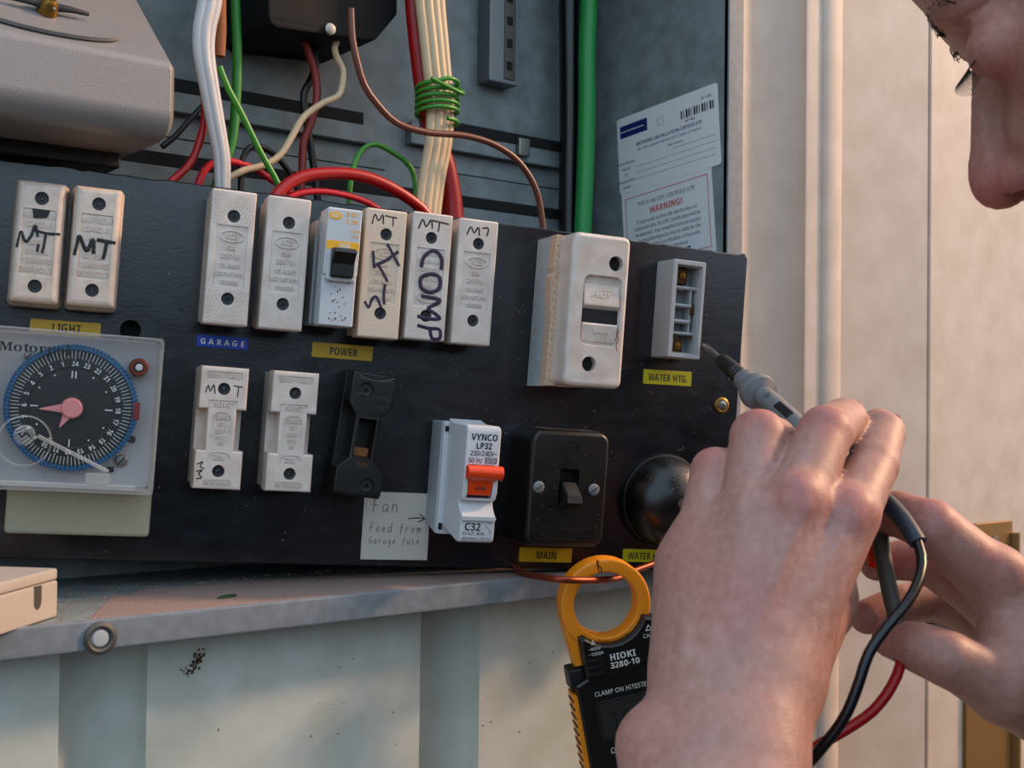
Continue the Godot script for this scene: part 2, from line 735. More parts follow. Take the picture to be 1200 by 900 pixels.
func make_materials() -> void:
	var wh := Color(1, 1, 1)
	var m := tri(mat("white wall paint", Color(0.74, 0.76, 0.74), 0.6, 0.0, 0.4), Vector3(5, 5, 5))
	m.albedo_texture = noise("wall", 0.01, 5, Color(0.90, 0.89, 0.86), wh)
	m = tri(mat("cream door paint", Color(0.78, 0.71, 0.66), 0.5, 0.0, 0.45), Vector3(5, 5, 5))
	m.albedo_texture = noise("wall", 0.01, 5, Color(0.90, 0.89, 0.86), wh)
	m = tri(mat("cabinet paint", Color(0.54, 0.575, 0.58), 0.5, 0.0, 0.45), Vector3(7, 7, 7))
	m.albedo_texture = noise("soot", 0.012, 5, Color(0.80, 0.79, 0.78), wh)
	m = tri(mat("cabinet edge", Color(0.47, 0.50, 0.53), 0.55, 0.0, 0.4), Vector3(10, 10, 10))
	m.albedo_texture = noise("chips", 0.02, 5, Color(0.88, 0.87, 0.86), wh)
	m = tri(mat("hammered grey", Color(0.50, 0.49, 0.49), 0.42, 0.1, 0.5), Vector3(40, 40, 40))
	m.normal_enabled = true
	m.normal_texture = noise("hammer", 0.06, 2, wh, wh, FastNoiseLite.TYPE_SIMPLEX_SMOOTH, 6.0)
	m.normal_scale = 0.4
	m = tri(mat("board black", Color(0.05, 0.065, 0.11), 0.30, 0.0, 0.62), Vector3(6, 14, 6))
	m.albedo_texture = noise("board", 0.01, 5, Color(0.5, 0.48, 0.46), wh)
	m.roughness_texture = noise("wear", 0.012, 5, Color(0.72, 0.72, 0.72), wh)
	m.roughness_texture_channel = BaseMaterial3D.TEXTURE_CHANNEL_RED
	m.heightmap_enabled = true
	m.heightmap_texture = noise("fibre", 0.06, 4, Color.BLACK, wh)
	m.heightmap_scale = 0.002
	tri(mat("board edge", Color(0.12, 0.10, 0.09), 0.8), Vector3(30, 30, 30)).albedo_texture = noise("chips", 0.02, 5, Color(0.88, 0.87, 0.86), wh)
	m = tri(mat("porcelain", Color(0.84, 0.79, 0.755), 0.3, 0.0, 0.5), Vector3(12, 12, 12))
	m.albedo_texture = noise("glaze", 0.012, 4, Color(0.90, 0.87, 0.84), wh)
	m.clearcoat_enabled = true
	m.clearcoat = 0.35
	m.clearcoat_roughness = 0.25
	m = tri(mat("worn porcelain", Color(0.82, 0.78, 0.745), 0.36, 0.0, 0.5), Vector3(25, 25, 25))
	m.albedo_texture = noise("stain", 0.012, 5, Color(0.91, 0.87, 0.83), wh)
	m = tri(mat("glossy porcelain", Color(0.86, 0.80, 0.755), 0.14, 0.0, 0.55), Vector3(25, 25, 25))
	m.albedo_texture = noise("stain", 0.012, 5, Color(0.91, 0.87, 0.83), wh)
	tri(mat("broken porcelain", Color(0.78, 0.66, 0.56), 0.8), Vector3(60, 60, 60)).albedo_texture = noise("grit", 0.03, 5, Color(0.55, 0.42, 0.34), wh, FastNoiseLite.TYPE_SIMPLEX_SMOOTH, 0.0, 0.25)
	m = tri(mat("skylit porcelain", Color(0.68, 0.72, 0.74), 0.4), Vector3(25, 25, 25))  # porcelain tinted for blue skylight on the left-facing side
	m.albedo_texture = noise("glaze", 0.012, 4, Color(0.90, 0.87, 0.84), wh)
	mat("yellowed porcelain", Color(0.83, 0.74, 0.65), 0.3)
	mat("white plastic", Color(0.76, 0.76, 0.77), 0.42)
	mat("grey plastic", Color(0.63, 0.64, 0.65), 0.45)
	mat("cream plastic", Color(0.60, 0.58, 0.49), 0.5)
	mat("timer face", Color(0.62, 0.62, 0.63), 0.5)
	mat("box plastic", Color(0.66, 0.62, 0.58), 0.5)
	mat("hinge brass", Color(0.52, 0.38, 0.20), 0.45, 0.5)
	mat("display glass", Color(0.15, 0.155, 0.15), 0.35)
	mat("wall dirt", Color(0.34, 0.26, 0.19), 0.9)
	m = tri(mat("bakelite", Color(0.028, 0.023, 0.021), 0.4, 0.0, 0.5), Vector3(18, 18, 18))
	m.albedo_texture = noise("dust", 0.02, 5, wh, Color(0.5, 0.45, 0.42), FastNoiseLite.TYPE_SIMPLEX_SMOOTH, 0.0, 0.7)
	mat("glossy bakelite", Color(0.03, 0.028, 0.03), 0.33)
	mat("bakelite relief", Color(0.10, 0.09, 0.085), 0.42)
	mat("fuse wax", Color(0.055, 0.062, 0.078), 0.45)
	mat("dark hole", Color(0.012, 0.011, 0.01), 0.8)
	mat("marker ink", Color(0.022, 0.016, 0.03), 0.5)
	mat("purple ink", Color(0.15, 0.05, 0.19), 0.5)
	mat("pencil", Color(0.36, 0.33, 0.32), 0.8)
	mat("black plastic", Color(0.022, 0.022, 0.024), 0.4)
	mat("dark grey plastic", Color(0.055, 0.055, 0.06), 0.5)
	mat("black rubber", Color(0.03, 0.032, 0.036), 0.5)
	mat("yellow label", Color(0.78, 0.62, 0.09), 0.35)
	mat("lime label", Color(0.70, 0.67, 0.08), 0.35)
	mat("blue label", Color(0.03, 0.22, 0.62), 0.35)
	mat("label print", Color(0.05, 0.045, 0.03), 0.5)
	mat("white print", Color(0.82, 0.82, 0.80), 0.5)
	mat("case black", Color(0.05, 0.05, 0.05), 0.6, 0.0, 0.3)
	mat("grey print", Color(0.45, 0.45, 0.47), 0.5)
	mat("blue print", Color(0.05, 0.10, 0.40), 0.5)
	mat("red print", Color(0.75, 0.20, 0.12), 0.5)
	mat("paper", Color(0.74, 0.70, 0.66), 0.8)
	mat("sticker", Color(0.88, 0.88, 0.88), 0.5)
	mat("amber print", Color(0.92, 0.66, 0.06), 0.45)
	mat("orange toggle", Color(0.88, 0.25, 0.03), 0.36)
	mat("orange jaw", Color(0.88, 0.52, 0.07), 0.42)
	mat("blue ring", Color(0.03, 0.32, 0.50), 0.35)
	mat("dial face", Color(0.045, 0.055, 0.075), 0.4)
	mat("pink hand", Color(0.84, 0.52, 0.52), 0.45)
	mat("red trip", Color(0.45, 0.04, 0.07), 0.4)
	mat("copper", Color(0.50, 0.22, 0.12), 0.4, 0.7)
	mat("brass", Color(0.52, 0.38, 0.16), 0.4, 0.8)
	m = tri(mat("old brass", Color(0.34, 0.23, 0.10), 0.5, 0.55), Vector3(30, 30, 30))
	m.albedo_texture = noise("soot", 0.012, 5, Color(0.72, 0.70, 0.68), wh)
	mat("steel", Color(0.55, 0.54, 0.52), 0.32, 0.9)
	mat("galvanised", Color(0.48, 0.50, 0.51), 0.5, 0.5)
	mat("dull pewter", Color(0.34, 0.33, 0.31), 0.5, 0.6)
	mat("red cable", Color(0.62, 0.02, 0.035), 0.38)
	mat("pink cable", Color(0.80, 0.13, 0.19), 0.38)
	mat("rust cable", Color(0.50, 0.10, 0.05), 0.42)
	mat("green cable", Color(0.15, 0.48, 0.12), 0.42)
	mat("light green cable", Color(0.22, 0.52, 0.15), 0.42)
	mat("earth green", Color(0.12, 0.56, 0.25), 0.42)
	mat("white cable", Color(0.74, 0.73, 0.73), 0.42)
	mat("cream cable", Color(0.78, 0.68, 0.54), 0.45)
	mat("brown cable", Color(0.38, 0.20, 0.15), 0.4)
	mat("black cable", Color(0.02, 0.018, 0.02), 0.36)
	mat("dark cable", Color(0.035, 0.026, 0.027), 0.3)
	mat("navy lead", Color(0.012, 0.03, 0.055), 0.34)
	mat("sleeve blue", Color(0.13, 0.18, 0.24), 0.5)
	mat("probe grey", Color(0.42, 0.42, 0.43), 0.5)
	mat("sleeve grey", Color(0.27, 0.25, 0.22), 0.55)
	mat("cardboard", Color(0.55, 0.33, 0.18), 0.8)
	tri(mat("dust and sun patch", Color(0.70, 0.60, 0.57), 0.95), Vector3(40, 40, 40)).albedo_texture = noise("dirt", 0.05, 4, Color(0.5, 0.47, 0.45), wh)  # dust colour, raised to the sunlit tone of the shelf patch
	mat("leaf", Color(0.10, 0.22, 0.10), 0.6)
	mat("navy cloth", Color(0.045, 0.05, 0.075), 0.9)
	mat("trouser cloth", Color(0.05, 0.05, 0.055), 0.9)
	mat("shoe leather", Color(0.05, 0.035, 0.025), 0.5)
	mat("dark reflector", Color(0.13, 0.10, 0.085), 0.85)
	mat("hair", Color(0.055, 0.035, 0.022), 0.55)
	tri(mat("concrete", Color(0.36, 0.35, 0.33), 0.9), Vector3(2, 2, 2)).albedo_texture = noise("soot", 0.012, 5, Color(0.72, 0.70, 0.68), wh)
	m = mat("clear acrylic", Color(0.95, 0.96, 0.96, 0.015), 0.06)
	m.transparency = BaseMaterial3D.TRANSPARENCY_ALPHA
	m = mat("acrylic edge", Color(0.80, 0.78, 0.75, 0.25), 0.2)
	m.transparency = BaseMaterial3D.TRANSPARENCY_ALPHA
	m = tri(mat("skin", Color(1, 1, 1), 0.5, 0.0, 0.45), Vector3(22, 22, 22))
	m.vertex_color_use_as_albedo = true
	m.albedo_texture = noise("flush", 0.016, 4, Color(0.86, 0.76, 0.74), wh)
	m.subsurf_scatter_enabled = true
	m.subsurf_scatter_strength = 0.08
	m.heightmap_enabled = true
	m.heightmap_texture = noise("pores", 0.09, 4, Color.BLACK, wh)
	m.heightmap_scale = 0.014
	mat("nail", Color(0.74, 0.52, 0.47), 0.3)
	mat("eye white", Color(0.75, 0.72, 0.70), 0.2)


# ---- the place: the painted outside wall, the door frame to the right, the ground

func make_setting() -> void:
	var white: Material = mats["white wall paint"]
	var cream: Material = mats["cream door paint"]
	# a wall sheet with hollow flutes, drawn out upwards; it leaves an opening for the meter box
	var front := -10.0
	var lower := PackedVector2Array()
	var dirt := Soup.new()
	for k in 70:
		var t := rng.randf()
		var q := Vector3(-183.11, -138.44, -10).lerp(Vector3(-174.58, -128.45, -10), t) + Vector3(sin(t * PI) * 3.0 + rng.randfn(0.0, 1.3), rng.randfn(0.0, 1.3), 0.15)
		dirt.add(rbox(Vector3(rng.randf_range(0.3, 1.6), rng.randf_range(0.3, 1.4), 0.3), 0.1, q, 1))
	for k in 40:
		var q := Vector3(rng.randf_range(-300, 60), rng.randf_range(-260, -125), -9.9)
		if absf(fposmod(q.x + 219.0 + 93.5, 187.0) - 93.5) > 22.0:
			var r := rng.randf_range(0.3, 0.8)
			dirt.add(rbox(Vector3(r, r, 0.3), 0.1, q, 1))
	lower.append(Vector2(-900, front))
	for k in 6:
		var x := -219.0 + 187.0 * (k - 3)
		if x - 20.0 < -890.0 or x + 20.0 > 186.0:
			continue
		for i in 13:
			var a := PI * i / 12.0
			lower.append(Vector2(x - cos(a) * 19.5, front - (0.0 if i == 0 or i == 12 else 2.6) - sin(a) * 15.0))
	lower.append(Vector2(186, front))
	lower.append(Vector2(186, front - 130.0))
	lower.append(Vector2(-900, front - 130.0))
	var sheet := struct("wall_lower", upright(lower, -1500.0, -118.0), white, "white painted fluted wall below the grey meter box", Transform3D(), 25.0)
	part(sheet, "dirt", dirt, mats["wall dirt"]).set_meta("kind", "stuff")
	struct("wall_upper", upright(poly([[-900, front], [-900, front - 130], [186, front - 130], [186, front]]), 372.0, 900.0), white, "white painted wall above the meter box")
	struct("wall_left", upright(poly([[-900, front], [-900, front - 130], [-442, front - 130], [-442, front]]), -118.0, 372.0), white, "white painted wall left of the meter box")
	struct("wall_behind", upright(poly([[-900, -140], [-900, -260], [900, -260], [900, -140]]), -1500.0, 900.0), white, "masonry wall behind the meter box")
	# cove and bead of the door frame
	var cove := PackedVector2Array([Vector2(186, front)])
	for i in 15:
		var a := PI * i / 14.0
		cove.append(Vector2(228.5 - cos(a) * 34.5, front - sin(a) * 17.0))
	cove.append_array(PackedVector2Array([Vector2(263.2, front - 130.0), Vector2(186, front - 130)]))
	struct("trim_1", upright(cove, -1500.0, 900.0), cream, "hollow cream cove of the door frame beside the meter box", Transform3D(), 25.0)
	var bead := PackedVector2Array([Vector2(263.2, front - 130.0), Vector2(263.2, front + 0.4), Vector2(265, front + 1.0), Vector2(278, front + 1.6)])
	for i in 13:
		var a := PI - PI * i / 12.0
		bead.append(Vector2(290.0 + cos(a) * 11.0, front + 1.8 + sin(a) * 3.6))
	bead.append_array(PackedVector2Array([Vector2(302.2, front - 12.0), Vector2(302.2, front - 130)]))
	struct("trim_2", upright(bead, -1500.0, 900.0), cream, "rounded cream bead of the door frame", Transform3D(), 25.0)
	struct("trim_3", upright(poly([[302.2, front - 12], [302.2, front - 130], [406, front - 130], [405.6, front + 3.0], [404.8, front + 4]]), -1500.0, 900.0), cream, "flat cream face of the door frame")
	var door := struct("door_1", upright(poly([[409.6, front + 4], [408.6, front + 3], [408.6, front - 60], [900, front - 60], [900, front + 4]]), -1500.0, 900.0), cream, "pale cream door leaf right of the frame")
	# its brass ironwork
	for h in [[Vector3(468.63, -101.05, -10), Vector3(523.49, -164.84, -10)], [Vector3(456.45, -234, -10), Vector3(526.19, -346.93, -10)]]:
		var a: Vector3 = h[0]
		var b: Vector3 = h[1]
		var o := part(door, "hinge", bevelled(rrect(a.x, b.y, b.x, a.y, 1.5), front + 4.0, front + 7.0, 0.6), mats["hinge brass"])
		part(o, "hinge_barrel", tube(PackedVector3Array([Vector3(b.x + 1.5, b.y - 6, front + 7), Vector3(b.x + 1.5, a.y - 10, front + 7)]), 5.0, 14), mats["hinge brass"])
		for k in 2:
			var y := a.y - 16.0 - k * 60.0
			if y > b.y + 8.0:
				part(o, "screw", lathe([[5.5, front + 6.9], [5.5, front + 7.4], [4.0, front + 7.9], [0.0, front + 8.0]], 18, Vector3((a.x + b.x) * 0.5 + 1, y, 0)), mats["dull pewter"])
	var k0 := Vector3(402.59, -165.81, -10)
	var k1 := Vector3(489.22, -198.81, -10)
	part(door, "latch_plate", bevelled(rrect(k0.x + 6, k1.y, k1.x, k0.y, 2.0), front + 0.8, front + 9.0, 1.5), mats["dark hole"])
	struct("wall_added_far", rbox(Vector3(9000, 1820, 60), 4.0, Vector3(0, -590, 3600), 1), mats["dark reflector"], "unseen dark screen added opposite the meter box for the board to reflect")  # out of sight, added as something dark for the board to mirror
	struct("floor", rbox(Vector3(6000, 100, 6000), 2.0, Vector3(0, -1550, 2400)), mats["concrete"], "concrete paving in front of the wall")


# an outline of (x, z) drawn upwards
func upright(outline: PackedVector2Array, y0: float, y1: float) -> Soup:
	var flat := PackedVector2Array()
	for p in outline:
		flat.append(Vector2(p.x, -p.y))
	var s := plate(flat, [[0.0, y0], [0.0, y1]])
	return s.turn(Transform3D(Basis(Vector3(1, 0, 0), Vector3(0, 0, -1), Vector3(0, 1, 0)), Vector3.ZERO))


func slab(a: Vector3, b: Vector3, r := 0.6) -> Soup:
	return rbox((b - a).abs(), r, (a + b) * 0.5, 1)


func make_cabinet() -> void:
	var paint: Material = mats["cabinet paint"]
	var o := thing("meter_box", "blue-grey painted steel meter box open at the front, holding the black fuse board", "meter box", at(-140, -118, 0))
	var off := Vector3(140, 118, 0)
	part(o, "back_panel", slab(Vector3(-432, -108, -124) + off, Vector3(172, 362, -120) + off), paint)
	part(o, "side_panel", slab(Vector3(157, -108, -120.4) + off, Vector3(159, 362, 15) + off), paint)
	part(o, "side_panel", slab(Vector3(-432, -108, -120.4) + off, Vector3(-430, 362, 15) + off), paint)
	part(o, "top_panel", slab(Vector3(-432, 360, -124) + off, Vector3(171, 362, 15) + off), paint)
	part(o, "shelf", slab(Vector3(-432, -108, -120.4) + off, Vector3(171, -105.2, 13) + off), paint)
	part(o, "lip", slab(Vector3(-432, -117, 11.5) + off, Vector3(171, -104.2, 15) + off, 1.2), mats["cabinet edge"])
	part(o, "flange", slab(Vector3(157, -117, 10) + off, Vector3(171.2, 364, 15) + off, 1.2), mats["cabinet edge"])
	part(o, "flange", slab(Vector3(-444, -117, 10) + off, Vector3(-430, 364, 15) + off, 1.2), mats["cabinet edge"])
	# slotted rails and a perforated upright on the back panel
	for r in [[-300.0, -22.0, 160.0], [5.0, 140.0, 165.0], [-300.0, 140.0, 118.0]]:
		var rail := part(o, "slotted_rail", slab(Vector3(r[0], r[2] - 12, -120) + off, Vector3(r[1], r[2] + 2, -113) + off, 1.0), paint)
		part(rail, "slot", slab(Vector3(r[0] + 6, r[2] - 1, -114) + off, Vector3(r[1] - 8, r[2] + 6.5, -112.6) + off, 0.4), mats["dark hole"])
		part(rail, "seam", slab(Vector3(r[0], r[2] - 25.5, -120.2) + off, Vector3(r[1] + 12, r[2] - 24.8, -119.6) + off, 0.2), mats["dark hole"])
	var u := Vector3(60.32, 255.83, -113)
	var w := Vector3(84.68, 201.13, -113)
	var strut := part(o, "strut", slab(Vector3(u.x, w.y, -120) + off, Vector3(w.x, 340, -106) + off, 1.5), mats["galvanised"])
	part(strut, "strut_channel", slab(Vector3(u.x + 12, w.y + 3, -107) + off, Vector3(w.x - 3, 338, -105) + off, 0.8), mats["dull pewter"])
	for k in 4:
		part(strut, "strut_hole", slab(Vector3(w.x - 11, w.y + 9 + k * 15, -105.4) + off, Vector3(w.x - 6, w.y + 15 + k * 15, -104.8) + off, 0.3), mats["dark hole"])
	var c := Vector3(93.23, 162.44, -112)
	part(o, "rail_clip", slab(c + Vector3(-5, -6, -4) + off, c + Vector3(5, 6, 3) + off, 1.0), mats["steel"])
	# loose dust on the shelf, and a rivet in the lip
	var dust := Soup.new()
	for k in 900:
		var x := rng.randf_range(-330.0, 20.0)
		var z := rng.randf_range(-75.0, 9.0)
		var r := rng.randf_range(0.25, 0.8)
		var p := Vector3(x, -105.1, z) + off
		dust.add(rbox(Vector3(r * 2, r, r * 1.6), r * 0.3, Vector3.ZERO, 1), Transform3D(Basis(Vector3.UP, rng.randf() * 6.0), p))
	part(o, "dust", dust, mats["dust and sun patch"]).set_meta("kind", "stuff")
	# sunlight on the shelf front, painted as a pale dusty patch
	var sun_patch := PackedVector2Array()
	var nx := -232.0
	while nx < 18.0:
		sun_patch.append(Vector2(nx, -8.0))
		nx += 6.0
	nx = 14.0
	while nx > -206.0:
		sun_patch.append(Vector2(nx, lerpf(22.0, 58.0, clampf((-nx - 10.0) / 110.0, 0.0, 1.0)) + rng.randf_range(-2.5, 2.5) - (10.0 if nx < -190.0 else 0.0)))
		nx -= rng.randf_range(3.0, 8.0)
	part(o, "sunlit_patch", plate(sun_patch, [[-0.5, 0.0], [0.6, 0.5]]).turn(Transform3D(Basis(Vector3(1, 0, 0), Vector3(0, 0, -1), Vector3(0, 1, 0)), Vector3(0, -105.2, 0) + off)), mats["dust and sun patch"])
	var rv := Vector3(-229.85, -112.06, 15)
	var rivet := part(o, "eyelet", lathe([[7.0, 0.0], [7.0, 1.0], [5.4, 1.6], [4.4, 1.2], [4.0, 0.2]], 24, rv + off), mats["dull pewter"])
	part(rivet, "eyelet_plug", lathe([[4.1, 0.1], [3.2, 1.2], [0.0, 1.5]], 18, rv + off), mats["grey plastic"])
	# the two paper certificates stuck on the right side of the box
	var face := Transform3D(Basis(Vector3(0, 0.0784, 0.99692), Vector3(0, 0.99692, -0.0784), Vector3(-1, 0, 0)), Vector3(156.7, 163.7, -38.7) * MM)
	var s := thing("certificate_sticker", "white printed certificate with a blue heading and barcode on the box's inner side", "sticker", face)
	part(s, "paper", bevelled(rrect(-46.5, -26.3, 46.5, 26.3, 2.0), 0.0, 0.35, 0.1), mats["sticker"])
	part(s, "heading_block", slab(Vector3(-43.5, 12, 0.3), Vector3(-17, 20.5, 0.45), 0.05), mats["blue print"])
	part(s, "heading_stripe", slab(Vector3(-43.5, 15.8, 0.4), Vector3(-20, 16.5, 0.52), 0.02), mats["white print"])
	words(s, "print", "METERING INSTALLATION CERTIFICATE", 2.3, mats["blue print"], at(2, 4.8, 0.4), 0.05, true)
	words(s, "print", "This site complies with the EIPC Codes of Practice", 1.9, mats["blue print"], at(2, 1.0, 0.4), 0.05)
	words(s, "print", "411982", 2.0, mats["label print"], at(37, 19.6, 0.4), 0.05)
	words(s, "print", "441982", 2.0, mats["label print"], at(22, 6.8 + 2.0, 0.4), 0.05)
	words(s, "print", "Date of Issue", 1.3, mats["label print"], at(8, -3.2, 0.4), 0.05)
	for k in 5:
		words(s, "print", ["Name of Retailer", "Address", "ICP", "Category Meter", "Holder"][k], 1.3, mats["label print"], at(-39.0, -5.6 - k * 4.2, 0.4), 0.05)
	var lines := Soup.new()
	for k in 4:
		lines.add(slab(Vector3(-30 + (36 if k == 0 else 0), -6.4 - k * 4.2, 0.35), Vector3(43, -6.1 - k * 4.2, 0.42), 0.02))
	lines.add(band(rrect(-7, 12, -2, 17, 0.1), 0.3, 0.3, 0.42))
	part(s, "ruled_lines", lines, mats["grey print"])
	var bars := Soup.new()
	for k in 13:
		var x := 14.0 + k * 2.3
		bars.add(slab(Vector3(x, 10.8, 0.35), Vector3(x + [1.2, 0.7, 1.6][k % 3], 16.3, 0.42), 0.02))
	part(s, "barcode", bars, mats["label print"])
	face = Transform3D(Basis(Vector3(0, 0.09, 0.99594), Vector3(0, 0.99594, -0.09), Vector3(-1, 0, 0)), Vector3(156.75, 113.0, -38.0) * MM)
	s = thing("warning_sticker", "white warning notice with red frame below the certificate, on the box's inner side", "sticker", face)
	part(s, "paper", bevelled(rrect(-41.5, -31.0, 41.5, 25.5, 1.0), 0.0, 0.3, 0.1), mats["sticker"])
	part(s, "red_frame", band(rrect(-38, -26.5, 38, 20.5, 0.3), 0.45, 0.25, 0.4), mats["red print"])
	words(s, "print", "THIS IS AN EIPC CERTIFIED SITE", 2.7, mats["label print"], at(0, 14.5, 0.35), 0.05)
	words(s, "print", "WARNING!", 4.2, mats["red print"], at(0, 8.3, 0.35), 0.05, true)
	var text := ["If any seals at this site are broken or", "tampered with, the EIPC Certification will be", "invalidated. Any unauthorised person(s)", "removing/altering seals may be liable for the", "EIPC Cost of the re-certification of the entire", "site to the EIPC standard."]
	for k in 6:
		words(s, "print", text[k], 2.5, mats["label print"], at(0, 2.2 - k * 4.3, 0.35), 0.05, false, "Droid Sans", [0.98, 0.88, 0.95, 0.86, 0.84, 0.95][k])
	part(s, "print_block", slab(Vector3(4, -25.3, 0.3), Vector3(20, -22.4, 0.4), 0.02), mats["blue print"])
	# the grey housing of the old meter, upper left
	o = thing("meter_cover", "big grey hammered-metal meter cover with a wing screw, upper left of the box", "meter cover", at(-305, 100, -100))
	off = Vector3(305, -100, 100)
	var prof := PackedVector2Array()
	for p in [[-120, 260], [-120, 112]]:
		prof.append(Vector2(p[0], p[1]))
	for i in 9:
		var a := -PI / 2 + PI / 2 * i / 8.0
		prof.append(Vector2(-31 + cos(a) * 13.0, 124 + sin(a) * 13.0))
	for i in 7:
		var a := deg_to_rad(0.0 + 48.0 * i / 6.0)
		prof.append(Vector2(-25 + cos(a) * 7.0, 143 + sin(a) * 7.0))
	prof.append(Vector2(-78, 200))
	prof.append(Vector2(-80, 260))
	var shell := along_x(prof, -424.0, -187.0, 3.5)
	part(o, "cover_shell", shell.turn(Transform3D(Basis(), off)), mats["hammered grey"], Transform3D(), 50.0)
	part(o, "meter_body", slab(Vector3(-410, 104, -119.8) + off, Vector3(-194, 116, -70) + off, 2.0), mats["dark grey plastic"])
	var seat := Vector3(-242.1, 163.4, -33.8) + off
	var dish := lathe([[62.0, -1.0], [61.0, 0.6], [58.0, 0.2], [0.0, -0.6]], 36).turn(Transform3D(Basis(Vector3.RIGHT, deg_to_rad(-48)) * Basis.from_scale(Vector3(0.52, 0.17, 1.0)), Vector3(-243, 157.6, -28.0) + off))
	part(o, "screw_recess", dish, mats["hammered grey"])
	var out := Vector3(0.05, 0.743, 0.669).normalized()
	var screw := part(o, "wing_screw", spun(seat - out * 3.0, seat + out * 6.5, [[4.6, 0.0], [4.6, 0.4], [3.8, 0.8], [2.4, 1.0], [0.0, 1.02]]), mats["brass"])
	part(screw, "seal_wire", wire([seat + Vector3(3, 2, 2), seat + Vector3(1, 6, 3), seat + Vector3(-2, 4, 4), seat + Vector3(2, 0, 5)], 0.9, 8), mats["steel"])
	for side in [-1.0, 1.0]:
		part(screw, "wing", tube(spline([seat + out * 3.0 + Vector3(side * 3, 0, 0), seat + out * 3.4 + Vector3(side * 10, 0, 0), seat + out * 3.0 + Vector3(side * 18, 0, 0)]), 2.2, 8, 1.0, 0.45), mats["dark grey plastic"])


# ---- the board itself and its labels

func make_board() -> void:
	var o := thing("fuse_board", "black painted fuse board hanging askew in the meter box, carrying all the fuses", "fuse board", on_board(-100, -102, 0))
	var off := Vector3(100, 102, 0)
	# an outline with a chipped upper edge
	var pts := PackedVector2Array([Vector2(-332, -102.2), Vector2(143.6, -101.4), Vector2(143.2, 85.0), Vector2(141.0, 88.2)])
	var x := 136.0
	while x > -330.0:
		pts.append(Vector2(x, 87.4 + rng.randf_range(-0.5, 0.5)))
		x -= rng.randf_range(2.5, 6.0)
	pts.append(Vector2(-332, 87.4))
	for k in pts.size():
		pts[k] += Vector2(off.x, off.y)
	part(o, "panel", plate(pts, [[0.0, -12.0], [0.0, -0.6], [0.6, 0.0]], [[circle(-201.9 + off.x, 11.8 + off.y, 5.0, 20), 9.0], [circle(-178.7 + off.x, 23.1 + off.y, 1.1, 10), 2.0]]), mats["board black"])
	part(o, "hole", lathe([[5.0, -8.6], [0.0, -8.5]], 20, Vector3(-201.9, 11.8, 0) + off), mats["dark hole"])
	var grit := Soup.new()
	for k in 420:
		var p := Vector3(rng.randf_range(-255, 140), rng.randf_range(-98, 84), 0.05) + off
		var r := absf(rng.randfn(0.0, 0.22)) + 0.08
		grit.add(rbox(Vector3(r * 2.0, r, r), r * 0.3, Vector3.ZERO, 1), Transform3D(Basis(Vector3.BACK, rng.randf() * 6.0), p))
	for k in 26:
		var p := Vector3(rng.randf_range(-120, 138), rng.randf_range(-90, 70), 0.1) + off
		var a := rng.randf() * TAU
		var l := rng.randf_range(2.0, 6.0)
		grit.add(wire([p, p + Vector3(cos(a), sin(a), 0.15) * l * 0.5, p + Vector3(cos(a + 0.5), sin(a + 0.5), 0.0) * l], 0.09, 5))
	part(o, "dust", grit, mats["dust and sun patch"]).set_meta("kind", "stuff")
	# unseen cables added behind the board to keep the sun off the shelf
	var sun_block := Soup.new()
	for k in 26:
		var f := 0.04 + 0.92 * (k % 13) / 12.0
		var line := []
		for i in 7:
			var wx := -238.0 + i * 61.0
			var zb := wx * 0.318 - 26.0
			line.append(board.affine_inverse() * (Vector3(wx, (-70.0 if k < 13 else -30.0) + rng.randf_range(-7, 7), lerpf(-112.0, zb, f))) + off)
		sun_block.add(wire(line, 6.5, 8))
	part(o, "sun_blocking_cables", sun_block, mats["black cable"], Transform3D(), 50.0).set_meta("kind", "stuff")
	var tilt := 1.0
	tape("LIGHT", "yellow name strip reading LIGHT, half behind the clear timer case", -231.8, 9.9, 32.0, 7.2, tilt, "yellow label", 4.2)
	tape("POWER", "yellow name strip reading POWER under the upper row of fuses", -95.7, 9.9, 32.2, 7.9, 0.2, "yellow label", 4.0)
	tape("WATER HTG.", "yellow-green name strip reading WATER HTG. under the opened fuse holder", 95.3, 10.6, 31.2, 8.4, 1.2, "lime label", 4.0)
	tape("MAIN", "yellow name strip reading MAIN under the black main switch", 27.3, -93.6, 31.6, 8.0, 0.0, "yellow label", 4.2)
	tape("WATER HTG.", "yellow-green name strip reading WATER HTG. under the black round cover, partly behind the hand", 90.5, -92.6, 31.4, 7.4, 0.0, "lime label", 4.0)
	var g := thing("name_strip", "blue embossed tape reading GARAGE above the lower row of fuses", "label", on_board(-157.2, 9.5, 0, 0.0), "name strips on the fuse board")
	part(g, "strip", bevelled(rrect(-12.7, -3.0, 12.7, 3.0, 0.2), 0.0, 0.5, 0.15), mats["blue label"])
	for k in 6:
		words(g, "lettering", "GARAGE"[k], 2.9, mats["white print"], at(-9.6 + k * 3.9, -0.1, 0.5), 0.35, true)
	var n := thing("paper_note", "square off-white paper note with faint handwriting, left of the orange-toggle breaker", "note", on_board(-59.9, -80.2, 0, 0.5))
	part(n, "paper", bevelled(rrect(-18.2, -18.0, 18.4, 17.8, 0.3), 0.0, 0.35, 0.1), mats["paper"])
	part(n, "handwriting", handwritten("Fan", -13.0, 7.2, 7.2, 5.0, 0.24), mats["pencil"])
	part(n, "handwriting", handwritten("Feed from", -14.0, -3.4, 4.6, 3.2, 0.2), mats["pencil"])
	part(n, "handwriting", handwritten("Garage fuse", -14.4, -9.6, 3.6, 2.62, 0.18), mats["pencil"])
	part(n, "arrow", scribble([[[6.5, 4.0], [11, 4.6], [15.5, 4.4]], [[12.2, 6.8], [15.5, 4.4], [12.0, 2.4]]], 0.3, 0.4), mats["marker ink"])
